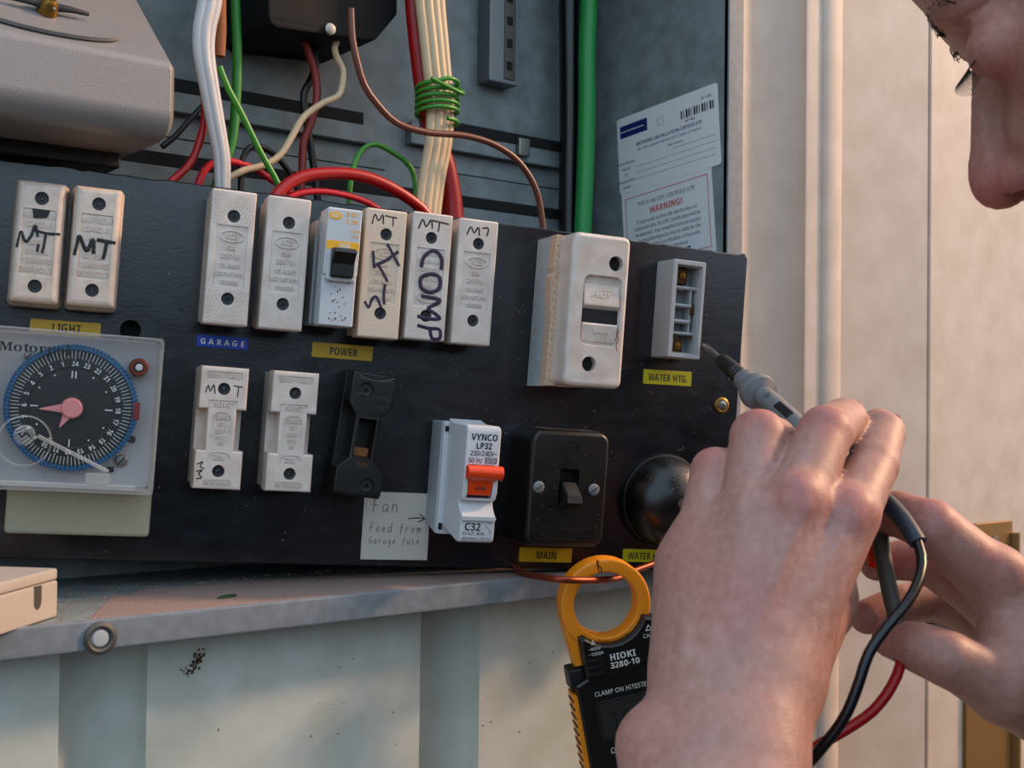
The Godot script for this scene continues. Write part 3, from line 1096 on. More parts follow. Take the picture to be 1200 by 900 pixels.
	var b := thing("board_screw", "small brass cup-headed screw near the right edge of the board", "screw", on_board(132.1, -2.9))
	part(b, "washer", lathe([[5.0, 0.0], [4.8, 1.0], [3.6, 1.7], [2.6, 1.2]], 22), mats["brass"])
	part(b, "screw_head", lathe([[3.2, 0.6], [2.9, 1.6], [1.1, 2.0], [0.9, 1.3], [0.0, 1.3]], 18), mats["steel"])


func tape(what: String, label: String, x: float, y: float, w: float, h: float, turn: float, paint: String, high: float) -> void:
	var g := thing("name_strip", label, "label", on_board(x, y, 0, turn), "name strips on the fuse board")
	part(g, "strip", bevelled(rrect(-w / 2, -h / 2, w / 2, h / 2, 0.6), 0.0, 0.6, 0.25), mats[paint])
	words(g, "lettering", what, high, mats["label print"], at(0.4, -0.1, 0.6), 0.1, true, "Droid Sans", 0.78)


# pencil letters as single strokes in a box one unit high and about 0.7 wide
const PEN := {
	"F": [[[0.5, 1.0], [0.05, 0.96], [0.0, 0.0]], [[0.0, 0.5], [0.4, 0.52]]],
	"G": [[[0.6, 0.85], [0.3, 1.0], [0.0, 0.5], [0.3, 0.0], [0.6, 0.2], [0.6, 0.45], [0.35, 0.45]]],
	"a": [[[0.5, 0.5], [0.2, 0.6], [0.0, 0.25], [0.2, 0.0], [0.5, 0.3], [0.5, 0.55], [0.52, 0.1], [0.62, 0.0]]],
	"n": [[[0.05, 0.6], [0.05, 0.0], [0.08, 0.4], [0.35, 0.6], [0.48, 0.4], [0.5, 0.0]]],
	"e": [[[0.05, 0.3], [0.45, 0.36], [0.25, 0.6], [0.02, 0.3], [0.2, 0.0], [0.5, 0.12]]],
	"d": [[[0.5, 0.45], [0.2, 0.6], [0.0, 0.25], [0.25, 0.0], [0.5, 0.3], [0.52, 1.05], [0.5, 0.0]]],
	"f": [[[0.5, 0.95], [0.3, 1.0], [0.22, 0.6], [0.2, -0.2]], [[0.02, 0.55], [0.45, 0.58]]],
	"r": [[[0.08, 0.6], [0.08, 0.0], [0.1, 0.4], [0.3, 0.6], [0.45, 0.52]]],
	"o": [[[0.25, 0.6], [0.0, 0.3], [0.25, 0.0], [0.5, 0.3], [0.25, 0.6]]],
	"m": [[[0.0, 0.6], [0.02, 0.0], [0.04, 0.4], [0.2, 0.58], [0.28, 0.3], [0.28, 0.0], [0.32, 0.4], [0.48, 0.58], [0.56, 0.3], [0.58, 0.0]]],
	"g": [[[0.5, 0.5], [0.2, 0.6], [0.0, 0.3], [0.25, 0.05], [0.5, 0.4], [0.5, -0.2], [0.25, -0.42], [0.02, -0.28]]],
	"u": [[[0.03, 0.6], [0.06, 0.12], [0.28, 0.0], [0.48, 0.3], [0.48, 0.6], [0.5, 0.0]]],
	"s": [[[0.42, 0.55], [0.15, 0.58], [0.1, 0.38], [0.4, 0.22], [0.3, 0.0], [0.02, 0.06]]],
}


func handwritten(what: String, x: float, y: float, high: float, pitch: float, r: float) -> Soup:
	var strokes := []
	for k in what.length():
		for st in PEN.get(what[k], []):
			var line := []
			for p in st:
				line.append([x + k * pitch + p[0] * high * 0.72 + p[1] * 0.4, y + p[1] * high])
			strokes.append(line)
	return scribble(strokes, r, 0.4)


# ---- what is fixed to the board

func make_devices() -> void:
	var upper := "porcelain fuse carriers in the upper row"
	# two glossy old carriers at the left end
	var f := old_fuse("glossy old cream fuse carrier marked MT, far left end of the upper row", upper)
	f.transform = on_board(-246.6, 47.9)
	ink(f, [[[-8.8, -3.5], [-8.0, 1.6], [-7.4, 4.0], [-5.2, -0.4], [-3.0, 2.6], [-1.6, 7.4], [-0.2, 2.4]], [[-2.0, 5.4], [3.0, 4.4], [9.4, 4.6]], [[3.2, 4.6], [2.8, -1.0], [2.2, -5.0]], [[0.4, -1.0], [0.0, -4.6]]], 0.62, 22.95, "marker ink", "marker_writing")
	part(f, "marker_patch", bevelled(poly([[-3.6, 15.6], [-2.6, 10.8], [3.2, 11.4], [4.6, 16.2]]), 22.2, 22.95, 0.1), mats["marker ink"])
	f = old_fuse("glossy old cream fuse carrier with bold MT, second from the left in upper row", upper)
	f.transform = on_board(-221.6, 48.5)
	ink(f, [[[-8.8, -5.0], [-8.0, 0.0], [-7.2, 4.2], [-3.6, -2.2], [-1.2, 3.2], [-0.4, -3.4]], [[0.6, 3.4], [9.0, 2.8]], [[5.0, 3.0], [4.6, -1.4], [4.0, -5.4]]], 0.85, 22.95, "marker ink", "marker_writing")
	# five long carriers
	f = long_fuse("unmarked long porcelain fuse carrier with coarse diamond knurling, above the blue GARAGE strip", upper, "porcelain")
	f.transform = on_board(-159.8, 49.9)
	knurl(f, true)
	f = long_fuse("unmarked long porcelain fuse carrier standing left of the miniature breaker with the black toggle", upper, "porcelain")
	f.transform = on_board(-133.1, 49.9)
	f = long_fuse("long yellowed porcelain fuse carrier marked MT and X with jagged marker strokes", upper, "yellowed porcelain")
	f.transform = on_board(-83.8, 50.0)
	ink(f, [[[-7.4, 24.5], [-6.2, 29.6], [-4.2, 26.6], [-2.2, 29.8], [-1.6, 25.2]], [[-1.0, 29.6], [5.4, 29.0]], [[3.2, 29.2], [3.6, 24.6]]], 0.45, 26.4, "marker ink", "marker_writing")
	ink(f, [[[1.2, 15.6], [4.6, 10.6], [8.4, 4.8]], [[7.2, 12.4], [1.0, 7.0], [-5.4, 3.6]], [[-5.8, 11.2], [-5.2, 6.4], [-4.4, 2.6]], [[-2.4, 4.2], [0.6, 0.0], [2.8, -3.6]], [[1.6, -5.0], [1.4, -10.6], [2.0, -15.4]], [[0.6, -17.2], [-2.4, -11.8], [-4.6, -13.4], [-6.0, -17.6], [-8.2, -14.6]]], 0.75, 26.4, "purple ink", "marker_strokes")
	f = long_fuse("long porcelain fuse carrier marked COMP downwards in purple marker, with MT at its top", upper, "porcelain", true)
	f.transform = on_board(-59.3, 51.2)
	ink(f, [[[-7.6, 23.8], [-5.6, 28.8], [-3.6, 25.4], [-1.2, 29.0], [-0.2, 24.6]], [[-0.6, 29.0], [8.6, 28.0]], [[3.4, 28.4], [3.0, 23.6]]], 0.5, 26.4, "marker ink", "marker_writing")
	ink(f, [[[-4.6, 4.4], [-3.4, 10.0], [1.4, 13.6], [5.6, 10.6], [6.2, 4.4]], [[0.8, 1.6], [-4.2, -0.8], [-3.6, -6.2], [1.4, -7.8], [5.8, -5.2], [5.4, 0.4], [0.8, 1.6]], [[-3.4, -10.2], [2.4, -10.6], [6.8, -11.6], [2.4, -15.0], [0.6, -16.6], [4.4, -18.6], [7.2, -21.0], [0.0, -21.6], [-4.8, -20.6]], [[-4.4, -25.4], [1.6, -26.4], [7.4, -26.6], [8.0, -31.0], [4.0, -31.4], [2.4, -27.0]]], 1.0, 26.4, "purple ink", "marker_strokes")
	f = long_fuse("long porcelain fuse carrier marked only MT, right end of the upper row", upper, "porcelain")
	f.transform = on_board(-34.3, 50.9)
	ink(f, [[[-6.4, 24.2], [-4.6, 28.4], [-2.6, 25.6], [-0.4, 28.6], [0.4, 24.4]], [[1.8, 28.4], [5.0, 28.8], [4.6, 24.6]]], 0.5, 26.4, "marker ink", "marker_writing")
	# lower row: two waisted carriers
	var lower := "waisted porcelain fuse carriers in the lower row"
	f = waisted_fuse("waisted porcelain fuse carrier under the GARAGE strip, marked M T beside its upper screw", lower)
	f.transform = on_board(-158.0, -32.7)
	ink(f, [[[-8.6, 16.6], [-7.6, 20.2], [-6.4, 17.4], [-5.0, 20.6], [-4.2, 16.4]], [[4.4, 20.8], [8.8, 20.4]], [[6.8, 20.6], [6.6, 15.4]]], 0.32, 27.9, "marker ink", "marker_writing")
	ink(f, [[[-10.0, -18.0], [-7.4, -16.6], [-8.6, -19.0], [-6.4, -19.8]], [[-10.2, -21.4], [-7.2, -20.6], [-9.0, -22.4], [-7.4, -24.4], [-10.0, -24.8]]], 0.32, 27.9, "marker ink", "marker_writing")
	f = waisted_fuse("unmarked waisted porcelain fuse carrier between the marked waisted one and the black fuse", lower)
	f.transform = on_board(-123.6, -32.4)
	make_black_fuse()
	make_small_breaker()
	make_timer()
	make_toggle_breaker()
	make_large_fuse()
	make_open_holder()
	make_main_switch()
	var k := thing("round_cover", "round domed black bakelite cover low on the board beside the hand", "switch cover", on_board(97.0, -59.8))
	part(k, "rim", lathe([[26.6, 0.0], [26.8, 2.4], [26.0, 3.8], [24.6, 4.2]], 40), mats["bakelite"])
	part(k, "dome", lathe([[25.2, 3.6], [25.2, 6.0], [24.2, 10.0], [21.6, 15.6], [17.4, 20.4], [11.6, 24.0], [5.4, 25.8], [0.0, 26.2]], 40), mats["glossy bakelite"])
	var motes := Soup.new()
	for i in 60:
		var a := rng.randf_range(0.3, 2.6)
		var r := rng.randf_range(9.0, 23.5)
		motes.add(rbox(Vector3.ONE * rng.randf_range(0.2, 0.6), 0.1, Vector3(cos(a) * r, sin(a) * r, 26.2 - pow(r / 24.2, 3.2) * 16.0), 1))
	part(k, "dust", motes, mats["dust and sun patch"]).set_meta("kind", "stuff")
	part(k, "centre_screw", lathe([[3.2, 25.6], [3.0, 27.2], [0.0, 27.6]], 16), mats["steel"])


func ink(f: Node3D, strokes: Array, r: float, z: float, colour: String, called: String) -> void:
	part(f, called, scribble(strokes, r, z), mats[colour])


func wax(f: Node3D, x: float, y: float, z: float, r: float, paint := "fuse wax") -> void:
	part(f, "screw", lathe([[r, z - 1.5], [r * 0.94, z - 0.75], [r * 0.5, z - 0.95], [r * 0.3, z - 0.8], [r * 0.22, z - 1.4], [0.0, z - 1.4]], 18, Vector3(x, y, 0)), mats[paint])


func old_fuse(label: String, group: String) -> Node3D:
	var f := thing("old_fuse_carrier", label, "fuse", Transform3D(), group)
	part(f, "body", plate(rrect(-11.8, -29.2, 11.8, 29.2, 2.4, 5), [[-0.4, 0.0], [0.0, 9.0], [0.7, 9.4], [1.0, 19.2], [1.25, 20.6], [1.9, 21.9], [2.9, 22.75], [4.0, 23.0]], [[circle(0.3, 20.2, 3.1), 1.8], [circle(0.2, -20.5, 3.1), 1.8], [rrect(-7.2, -15.6, 7.2, 15.2, 0.6), 0.7, 0.3]]), mats["glossy porcelain"], Transform3D(), 60.0)
	wax(f, 0.3, 20.2, 22.6, 3.05)
	wax(f, 0.2, -20.5, 22.6, 3.05)
	for k in 7:
		words(f, "raised_lettering", ["ABP REW", "CARD 6", "AMP", "500 V", "60 PIN", "15 AMPS", "250 VOLT"][k], 2.6, mats["glossy porcelain"], at(0, 12.4 - k * 4.2, 22.5), 0.7, true, "Droid Sans", 0.9)
	return f


func long_fuse(label: String, group: String, paint: String, upside := false) -> Node3D:
	var f := thing("long_fuse_carrier", label, "fuse", Transform3D(), group)
	var m: Material = mats[paint]
	part(f, "base", bevelled(rrect(-10.4, -31.4, 10.2, 31.4, 1.0), 0.0, 12.6, 0.8), mats["porcelain"])
	var turn := at(0, 0, 0, 180.0 if upside else 0.0)
	part(f, "carrier", plate(rrect(-10.7, -32.8, 10.7, 32.8, 1.0), [[0.5, 12.4], [0.0, 13.2], [0.0, 25.4], [0.3, 26.0], [0.95, 26.4]], [[circle(0.3, 20.2, 3.1), 1.7], [circle(0.3, -20.0, 3.1), 1.7], [rrect(-7.4, -14.6, 7.6, 15.6, 0.4), 0.6, 0.25]]), m, turn, 40.0)
	for y in [20.2, -20.0]:
		var t := turn * Vector3(0.3, y, 0)
		wax(f, t.x, t.y, 26.2, 3.0)
	part(f, "logo_ring", band(circle(0.2, 10.4, 5.9, 26, 3.0), 0.55, 25.7, 26.35), m, turn)
	words(f, "raised_lettering", "NZI", 2.7, m, turn * at(0.2, 10.4, 26.0), 0.7, true)
	for k in 5:
		words(f, "raised_lettering", ["SIA", "250 V.", "15 AMP", "NZ PAT NO.", "130988"][k], [2.0, 2.4, 2.1, 1.8, 2.0][k], m, turn * at(0.2, [4.8, 0.9, -3.8, -7.9, -12.0][k], 26.0), 0.7, true)
	knurl(f, false, m)
	return f


# raised knurling at both ends of a long carrier
func knurl(f: Node3D, coarse: bool, m: Material = null) -> void:
	if coarse:
		f.get_node("knurling").free()
	var s := Soup.new()
	var p := 1.7 if coarse else 1.25
	for end in [[16.6, 31.0], [-31.0, -15.6]]:
		var y: float = end[0]
		var row := 0
		while y < end[1]:
			var x := -8.6 + (p * 0.5 if row % 2 else 0.0)
			while x < 8.8:
				var cy := 20.2 if end[0] > 0 else -20.0
				if Vector2(x - 0.3, y - cy).length() > 3.9:
					var h := 0.32 if coarse else 0.16
					var w := p * 0.42
					var top := Vector3(x, y, 26.38 + h)
					var q := [Vector3(x + w, y + 0.1, 26.35), Vector3(x + 0.1, y + w, 26.35), Vector3(x - w, y - 0.1, 26.35), Vector3(x - 0.1, y - w, 26.35)]
					for k in 4:
						s.tri(q[k], q[(k + 1) % 4], top)
				x += p
			y += p * 0.55
			row += 1
	part(f, "knurling", s, m if m else mats["porcelain"], Transform3D(), 5.0)


func waisted_fuse(label: String, group: String) -> Node3D:
	var f := thing("waisted_fuse_carrier", label, "fuse", Transform3D(), group)
	var m: Material = mats["porcelain"]
	part(f, "base", bevelled(rrect(-11.2, -28.8, 10.8, 28.8, 0.8), 0.0, 15.0, 0.6), m)
	var shape := poly([[-11.3, -29.6], [11.3, -29.6], [11.3, -10.9], [6.9, -10.9], [6.9, 9.0], [11.3, 9.0], [11.3, 29.6], [-11.3, 29.6], [-11.3, 9.0], [-6.9, 9.0], [-6.9, -10.9], [-11.3, -10.9]])
	part(f, "carrier", plate(shape, [[0.0, 14.6], [0.0, 26.9], [0.3, 27.6], [0.9, 27.9]], [[circle(0.0, 19.0, 3.0), 1.9], [circle(0.2, -20.8, 3.0), 1.9], [rrect(-8.6, 23.6, 8.6, 27.2, 1.2), 0.5], [rrect(-7.0, 9.6, 7.0, 13.4, 0.8), 0.5], [rrect(-4.7, -9.4, 4.7, 7.6, 4.2, 6), 0.5], [circle(0.0, -14.2, 5.4, 24, 2.5), 0.5], [rrect(-6.6, -28.2, 6.6, -25.0, 1.2), 0.5]]), m, Transform3D(), 30.0)
	wax(f, 0.0, 19.0, 27.4, 2.95)
	wax(f, 0.2, -20.8, 27.4, 2.95)
	var flip := at(0, 0, 0, 180.0)
	for r in [["10H1 - 1885", 25.4, 2.3, 0.9], ["240V", 11.5, 2.8, 1.1], ["SWG", 5.2, 2.2, 1.0], ["24", 1.9, 2.2, 1.0], ["USE", -1.4, 2.2, 1.0], ["20A", -4.6, 2.2, 1.0], ["5A", -7.4, 1.9, 1.0], ["NZI", -14.2, 2.4, 1.0], ["MADE IN NZ", -26.6, 1.7, 0.95]]:
		words(f, "raised_lettering", r[0], r[2], m, flip * at(0, -r[1], 27.6), 0.7, true, "Droid Sans", r[3])
	return f


func make_black_fuse() -> void:
	var f := thing("black_fuse_carrier", "tilted waisted black bakelite fuse carrier with a window, right of the lower porcelain row", "fuse", on_board(-87.1, -31.9, 0, -5.1))
	var m: Material = mats["bakelite"]
	part(f, "base", bevelled(rrect(-11.6, -31.6, 10.0, 31.6, 1.0), 0.0, 15.0, 0.8), m)
	var shape := PackedVector2Array([Vector2(-9.6, -31), Vector2(11.6, -31), Vector2(12.6, -29), Vector2(12.4, -18.5), Vector2(6.4, -12.2), Vector2(6.4, 9.6), Vector2(11.4, 16.0), Vector2(11.4, 31.0)])
	for i in 7:
		var t := i / 6.0
		shape.append(Vector2(lerpf(9.0, -8.6, t), 31.0 - sin(PI * t) * 2.4))
	shape.append_array(PackedVector2Array([Vector2(-11.2, 31.4), Vector2(-11.4, 16.0), Vector2(-6.6, 9.4), Vector2(-6.8, -12.0), Vector2(-12.2, -17.4), Vector2(-12.0, -29.6)]))
	part(f, "carrier", plate(shape, [[0.4, 14.6], [0.0, 16.0], [0.0, 29.0], [0.4, 29.7], [1.1, 30.0]], [[circle(-3.6, 22.6, 3.7), 1.7], [circle(4.6, -24.8, 3.7), 1.7], [rrect(-4.9, -11.4, 4.5, 8.4, 0.5), 13.0]]), m, Transform3D(), 30.0)
	wax(f, -3.6, 22.6, 29.7, 3.5)
	wax(f, 4.6, -24.8, 29.7, 3.5)
	part(f, "window_lining", bevelled(rrect(-4.6, -11.2, 4.2, -6.6, 0.4), 17.0, 24.0, 0.6), mats["cardboard"])
	part(f, "window_edge", band(rrect(-5.3, -11.8, 4.9, 8.8, 0.5), 0.5, 29.9, 30.25), mats["bakelite relief"])
	var relief: Material = mats["bakelite relief"]
	part(f, "logo_ring", band(circle(0.2, 16.4, 3.7, 24, 2.2), 0.4, 29.9, 30.3), relief)
	words(f, "raised_lettering", "NZI", 2.0, relief, at(0.2, 16.4, 30.0), 0.5, true)
	words(f, "raised_lettering", "500 V", 2.5, relief, at(6.0, 21.8, 30.0), 0.5)
	words(f, "raised_lettering", "BS 88:2", 2.5, relief, at(0.4, 12.4, 30.0), 0.5)
	words(f, "raised_lettering", "TYPE", 2.3, mats["brass"], at(0.6, -14.8, 30.0), 0.5)
	words(f, "raised_lettering", "FC1", 2.5, relief, at(0.4, -18.4, 30.0), 0.5)
	words(f, "raised_lettering", "32 A", 2.3, relief, at(-6.4, -25.2, 30.0), 0.5)
	part(f, "raised_line", scribble([[[-9.0, 13.4], [-9.2, 18.0], [-6.8, 20.0], [-2.0, 19.4]], [[2.6, 19.2], [7.0, 19.6], [8.8, 17.6], [9.0, 13.8]]], 0.3, 30.0), relief)


func make_small_breaker() -> void:
	var o := thing("miniature_breaker", "white miniature breaker with amber printing and a black toggle among the upper fuses", "breaker", on_board(-106.6, 50.4))
	var m: Material = mats["white plastic"]
	part(o, "base", bevelled(rrect(-10.8, -28.6, 8.4, 24.5, 0.8), 0.0, 15.0, 0.7), mats["grey plastic"])
	var prof := poly([[14.6, -29.0], [28.6, -29.2], [29.6, -28.6], [30.2, -4.5], [31.6, -3.6], [32.8, 8.0], [32.8, 28.4], [32.0, 29.2], [14.6, 29.0]])
	part(o, "body", along_x(prof, -8.6, 8.6, 0.5), m)
	part(o, "side_rib", slab(Vector3(-9.4, -28, 15), Vector3(-8.5, 26, 21), 0.3), mats["grey plastic"])
	part(o, "toggle_guard", bevelled(rrect(-7.4, -7.0, 7.6, 8.4, 1.6), 29.0, 33.4, 1.0), m)
	part(o, "toggle", along_x(poly([[30.0, -5.2], [35.2, -5.2], [36.2, -4.4], [36.4, 1.4], [41.0, 6.8], [40.4, 8.4], [38.8, 9.0], [30.0, 9.2]]), -5.6, 5.8, 0.5), mats["black plastic"])
	part(o, "amber_band", slab(Vector3(-8.2, 8.6, 32.6), Vector3(8.2, 12.9, 33.0), 0.1), mats["amber print"])
	part(o, "amber_oval", bevelled(circle(-4.7, 25.2, 3.5, 24, 1.9), 32.6, 33.0, 0.1), mats["amber print"])
	words(o, "print", "NZI", 1.7, mats["white print"], at(-4.7, 25.2, 33.0), 0.1, true)
	words(o, "print", "20A", 2.6, mats["white print"], at(0.8, 10.7, 33.0), 0.1, true)
	words(o, "print", "S 81", 2.2, mats["amber print"], at(3.6, 26.4, 32.85), 0.1, true)
	words(o, "print", "C 20", 2.2, mats["amber print"], at(3.8, 22.9, 32.85), 0.1, true)
	words(o, "print", "240V", 1.3, mats["amber print"], at(6.0, 18.4, 32.85), 0.1)
	words(o, "print", "3kA", 1.7, mats["amber print"], at(6.0, 15.8, 32.85), 0.1)
	var specks := Soup.new()
	for k in 26:
		specks.add(rbox(Vector3(rng.randf_range(0.3, 0.9), rng.randf_range(0.3, 0.9), 0.2), 0.08, Vector3(rng.randf_range(-5, 5), rng.randf_range(-27, -8), 30.0), 1))
	part(o, "rust_specks", specks, mats["old brass"]).set_meta("kind", "stuff")


func make_timer() -> void:
	var o := thing("timer_switch", "clear-covered timer switch with blue 24-hour dial and pink hands, lower left of board", "timer", on_board(-226.3, -27.3))
	var white: Material = mats["white print"]
	part(o, "base", bevelled(rrect(-25.2, -60.2, 39.4, 30.0, 2.0), 0.0, 20.0, 1.6), mats["cream plastic"])
	part(o, "face_plate", bevelled(rrect(-34.0, -36.2, 36.4, 33.2, 2.0), 19.6, 26.0, 0.6), mats["timer face"])
	var dial := part(o, "dial_ring", lathe([[27.0, 25.8], [29.0, 26.5], [29.0, 32.0], [28.2, 33.4], [26.9, 33.7]], 60), mats["blue ring"])
	var teeth := Soup.new()
	for k in 96:
		teeth.add(slab(Vector3(26.6, -0.42, 33.0), Vector3(29.4, 0.42, 34.0), 0.15), Transform3D(Basis(Vector3.BACK, TAU * k / 96.0), Vector3.ZERO))
	part(dial, "tripping_teeth", teeth, mats["blue ring"])
	part(dial, "red_tripper", slab(Vector3(27.0, -3.6, 32.5), Vector3(29.8, 4.6, 34.6), 0.4), mats["red trip"])
	part(o, "hour_ring", lathe([[27.0, 32.2], [26.9, 33.3], [18.6, 33.5]], 60), mats["dial face"])
	var ticks := Soup.new()
	for k in 96:
		ticks.add(slab(Vector3(22.6 if k % 4 else 21.9, -0.13, 33.3), Vector3(26.2, 0.13, 33.55), 0.04), Transform3D(Basis(Vector3.BACK, TAU * k / 96.0), Vector3.ZERO))
	part(o, "minute_ticks", ticks, white)
	for k in range(1, 25):
		var a := PI / 2 + TAU * k / 24.0
		words(o, "numeral", str(k), 2.2, white, at(cos(a) * 20.3, sin(a) * 20.3, 33.5, rad_to_deg(a) - 90.0), 0.15, true, "Droid Sans", 0.85)
	part(o, "inner_dial", lathe([[18.7, 32.6], [18.7, 34.0], [18.2, 34.3], [0.0, 34.3]], 60), mats["dial face"])
	part(o, "inner_groove", lathe([[18.7, 34.1], [18.5, 34.45], [18.2, 34.32]], 60), mats["black plastic"])
	var marks := Soup.new()
	for k in 12:
		var a := TAU * k / 12.0
		if k == 3:
			marks.add(slab(Vector3(-1.2, 13.6, 34.2), Vector3(-0.6, 16.8, 34.45), 0.05))
			marks.add(slab(Vector3(0.4, 13.6, 34.2), Vector3(1.0, 16.8, 34.45), 0.05))
		elif k % 3 == 0:
			marks.add(slab(Vector3(14.4, -0.25, 34.2), Vector3(17.8, 0.25, 34.45), 0.05), Transform3D(Basis(Vector3.BACK, a), Vector3.ZERO))
		else:
			marks.add(lathe([[0.42, 34.2], [0.42, 34.45], [0.0, 34.5]], 8, Vector3(cos(a) * 16.6, sin(a) * 16.6, 0)))
	part(o, "dial_marks", marks, white)
	part(o, "hub_ring", lathe([[6.6, 34.2], [6.4, 34.9], [4.0, 35.0]], 30), mats["black plastic"])  # raised black ring round the hand knob
	var knob := lathe([[4.5, 34.6], [4.5, 37.8], [4.0, 38.4], [0.0, 38.4]], 28)
	for k in 22:
		knob.add(slab(Vector3(4.3, -0.3, 35.0), Vector3(4.85, 0.3, 37.9), 0.1), Transform3D(Basis(Vector3.BACK, TAU * k / 22.0), Vector3.ZERO))
	part(o, "hand_knob", knob, mats["pink hand"])
	for h in [[185.0, 13.8], [243.0, 10.4]]:
		part(o, "hand", bevelled(poly([[3.0, -2.2], [h[1], -0.15], [h[1], 0.15], [3.0, 2.2]]), 35.6, 36.9, 0.1), mats["pink hand"], at(0, 0, 0, h[0]))
	for p in [[-20.2, 22.2, 2.0], [23.6, -23.6, 2.9]]:
		var sc := part(o, "screw", lathe([[p[2], 25.8], [p[2], 27.4], [p[2] * 0.8, 28.2], [0.0, 28.4]], 20, Vector3(p[0], p[1], 0)), mats["steel"])
		part(sc, "screw_slot", slab(Vector3(-p[2] * 0.9, -0.25, 28.0), Vector3(p[2] * 0.9, 0.25, 28.6), 0.05), mats["dark hole"], at(p[0], p[1], 0, 50.0))
	var ring := part(o, "terminal_ring", lathe([[4.2, 25.8], [4.3, 32.6], [3.6, 33.4], [2.5, 33.4], [2.4, 31.0]], 26, Vector3(28.0, 20.8, 0)), mats["copper"])
	part(ring, "terminal_post", lathe([[1.7, 25.8], [1.7, 34.2], [1.2, 34.8], [0.0, 34.8]], 16, Vector3(28.0, 20.8, 0)), mats["white plastic"])
	part(o, "face_hole", lathe([[1.9, 25.9], [1.7, 26.3], [0.0, 26.15]], 16, Vector3(27.6, -13.4, 0)), mats["dark grey plastic"])
	part(o, "switch_slot", slab(Vector3(17.4, -29.2, 25.6), Vector3(20.6, -26.6, 27.0), 0.2), mats["dark hole"])
	# the clear cover: front sheet and a rim that shows as a pale edge
	var cover := part(o, "clear_cover", plate(rrect(-35.2, -37.5, 37.8, 34.6, 2.2), [[0.0, 44.9], [0.4, 45.0]], [], false), mats["clear acrylic"])
	part(cover, "cover_rim", band(rrect(-35.2, -37.5, 37.8, 34.6, 2.2), 1.5, 20.0, 44.9), mats["acrylic edge"])
	part(cover, "cover_bar", slab(Vector3(-34, -35.6, 44.6), Vector3(30, -33.4, 46.2), 0.5), mats["acrylic edge"])
	words(cover, "print", "Motorpol", 3.9, mats["label print"], at(-17.4, 25.8, 45.05), 0.12, true, "Droid Serif", 1.16)
	words(cover, "print", "SC 1004", 2.2, mats["grey print"], at(-5.0, -30.4, 45.05), 0.1)
	words(cover, "print", "& Co", 2.0, mats["label print"], at(3.2, 23.4, 45.05), 0.1, false, "Droid Serif")
	part(cover, "cover_disc", lathe([[11.5, 44.9], [11.4, 45.6], [10.8, 45.7], [10.6, 45.1]], 44, Vector3(-18.6, -15.6, 0)), mats["acrylic edge"])
	part(cover, "cover_latch", lathe([[4.6, 44.9], [4.5, 46.6], [3.6, 47.0], [0.0, 46.6]], 28, Vector3(-18.8, -13.0, 0)), mats["acrylic edge"])
	part(cover, "latch_mark", scribble([[[-21.2, -12.0], [-19.6, -13.8], [-18.4, -11.8], [-16.4, -13.4]]], 0.4, 47.0), mats["marker ink"])
	part(cover, "cover_arm", tube(PackedVector3Array([Vector3(-13.2, -13.0, 45.8), Vector3(17.6, -27.4, 45.8)]), 0.9, 8, -1.0, 0.6), mats["acrylic edge"])
	part(cover, "cover_block", slab(Vector3(8.0, -33.0, 45.0), Vector3(18.4, -28.4, 47.0), 0.4), mats["acrylic edge"])


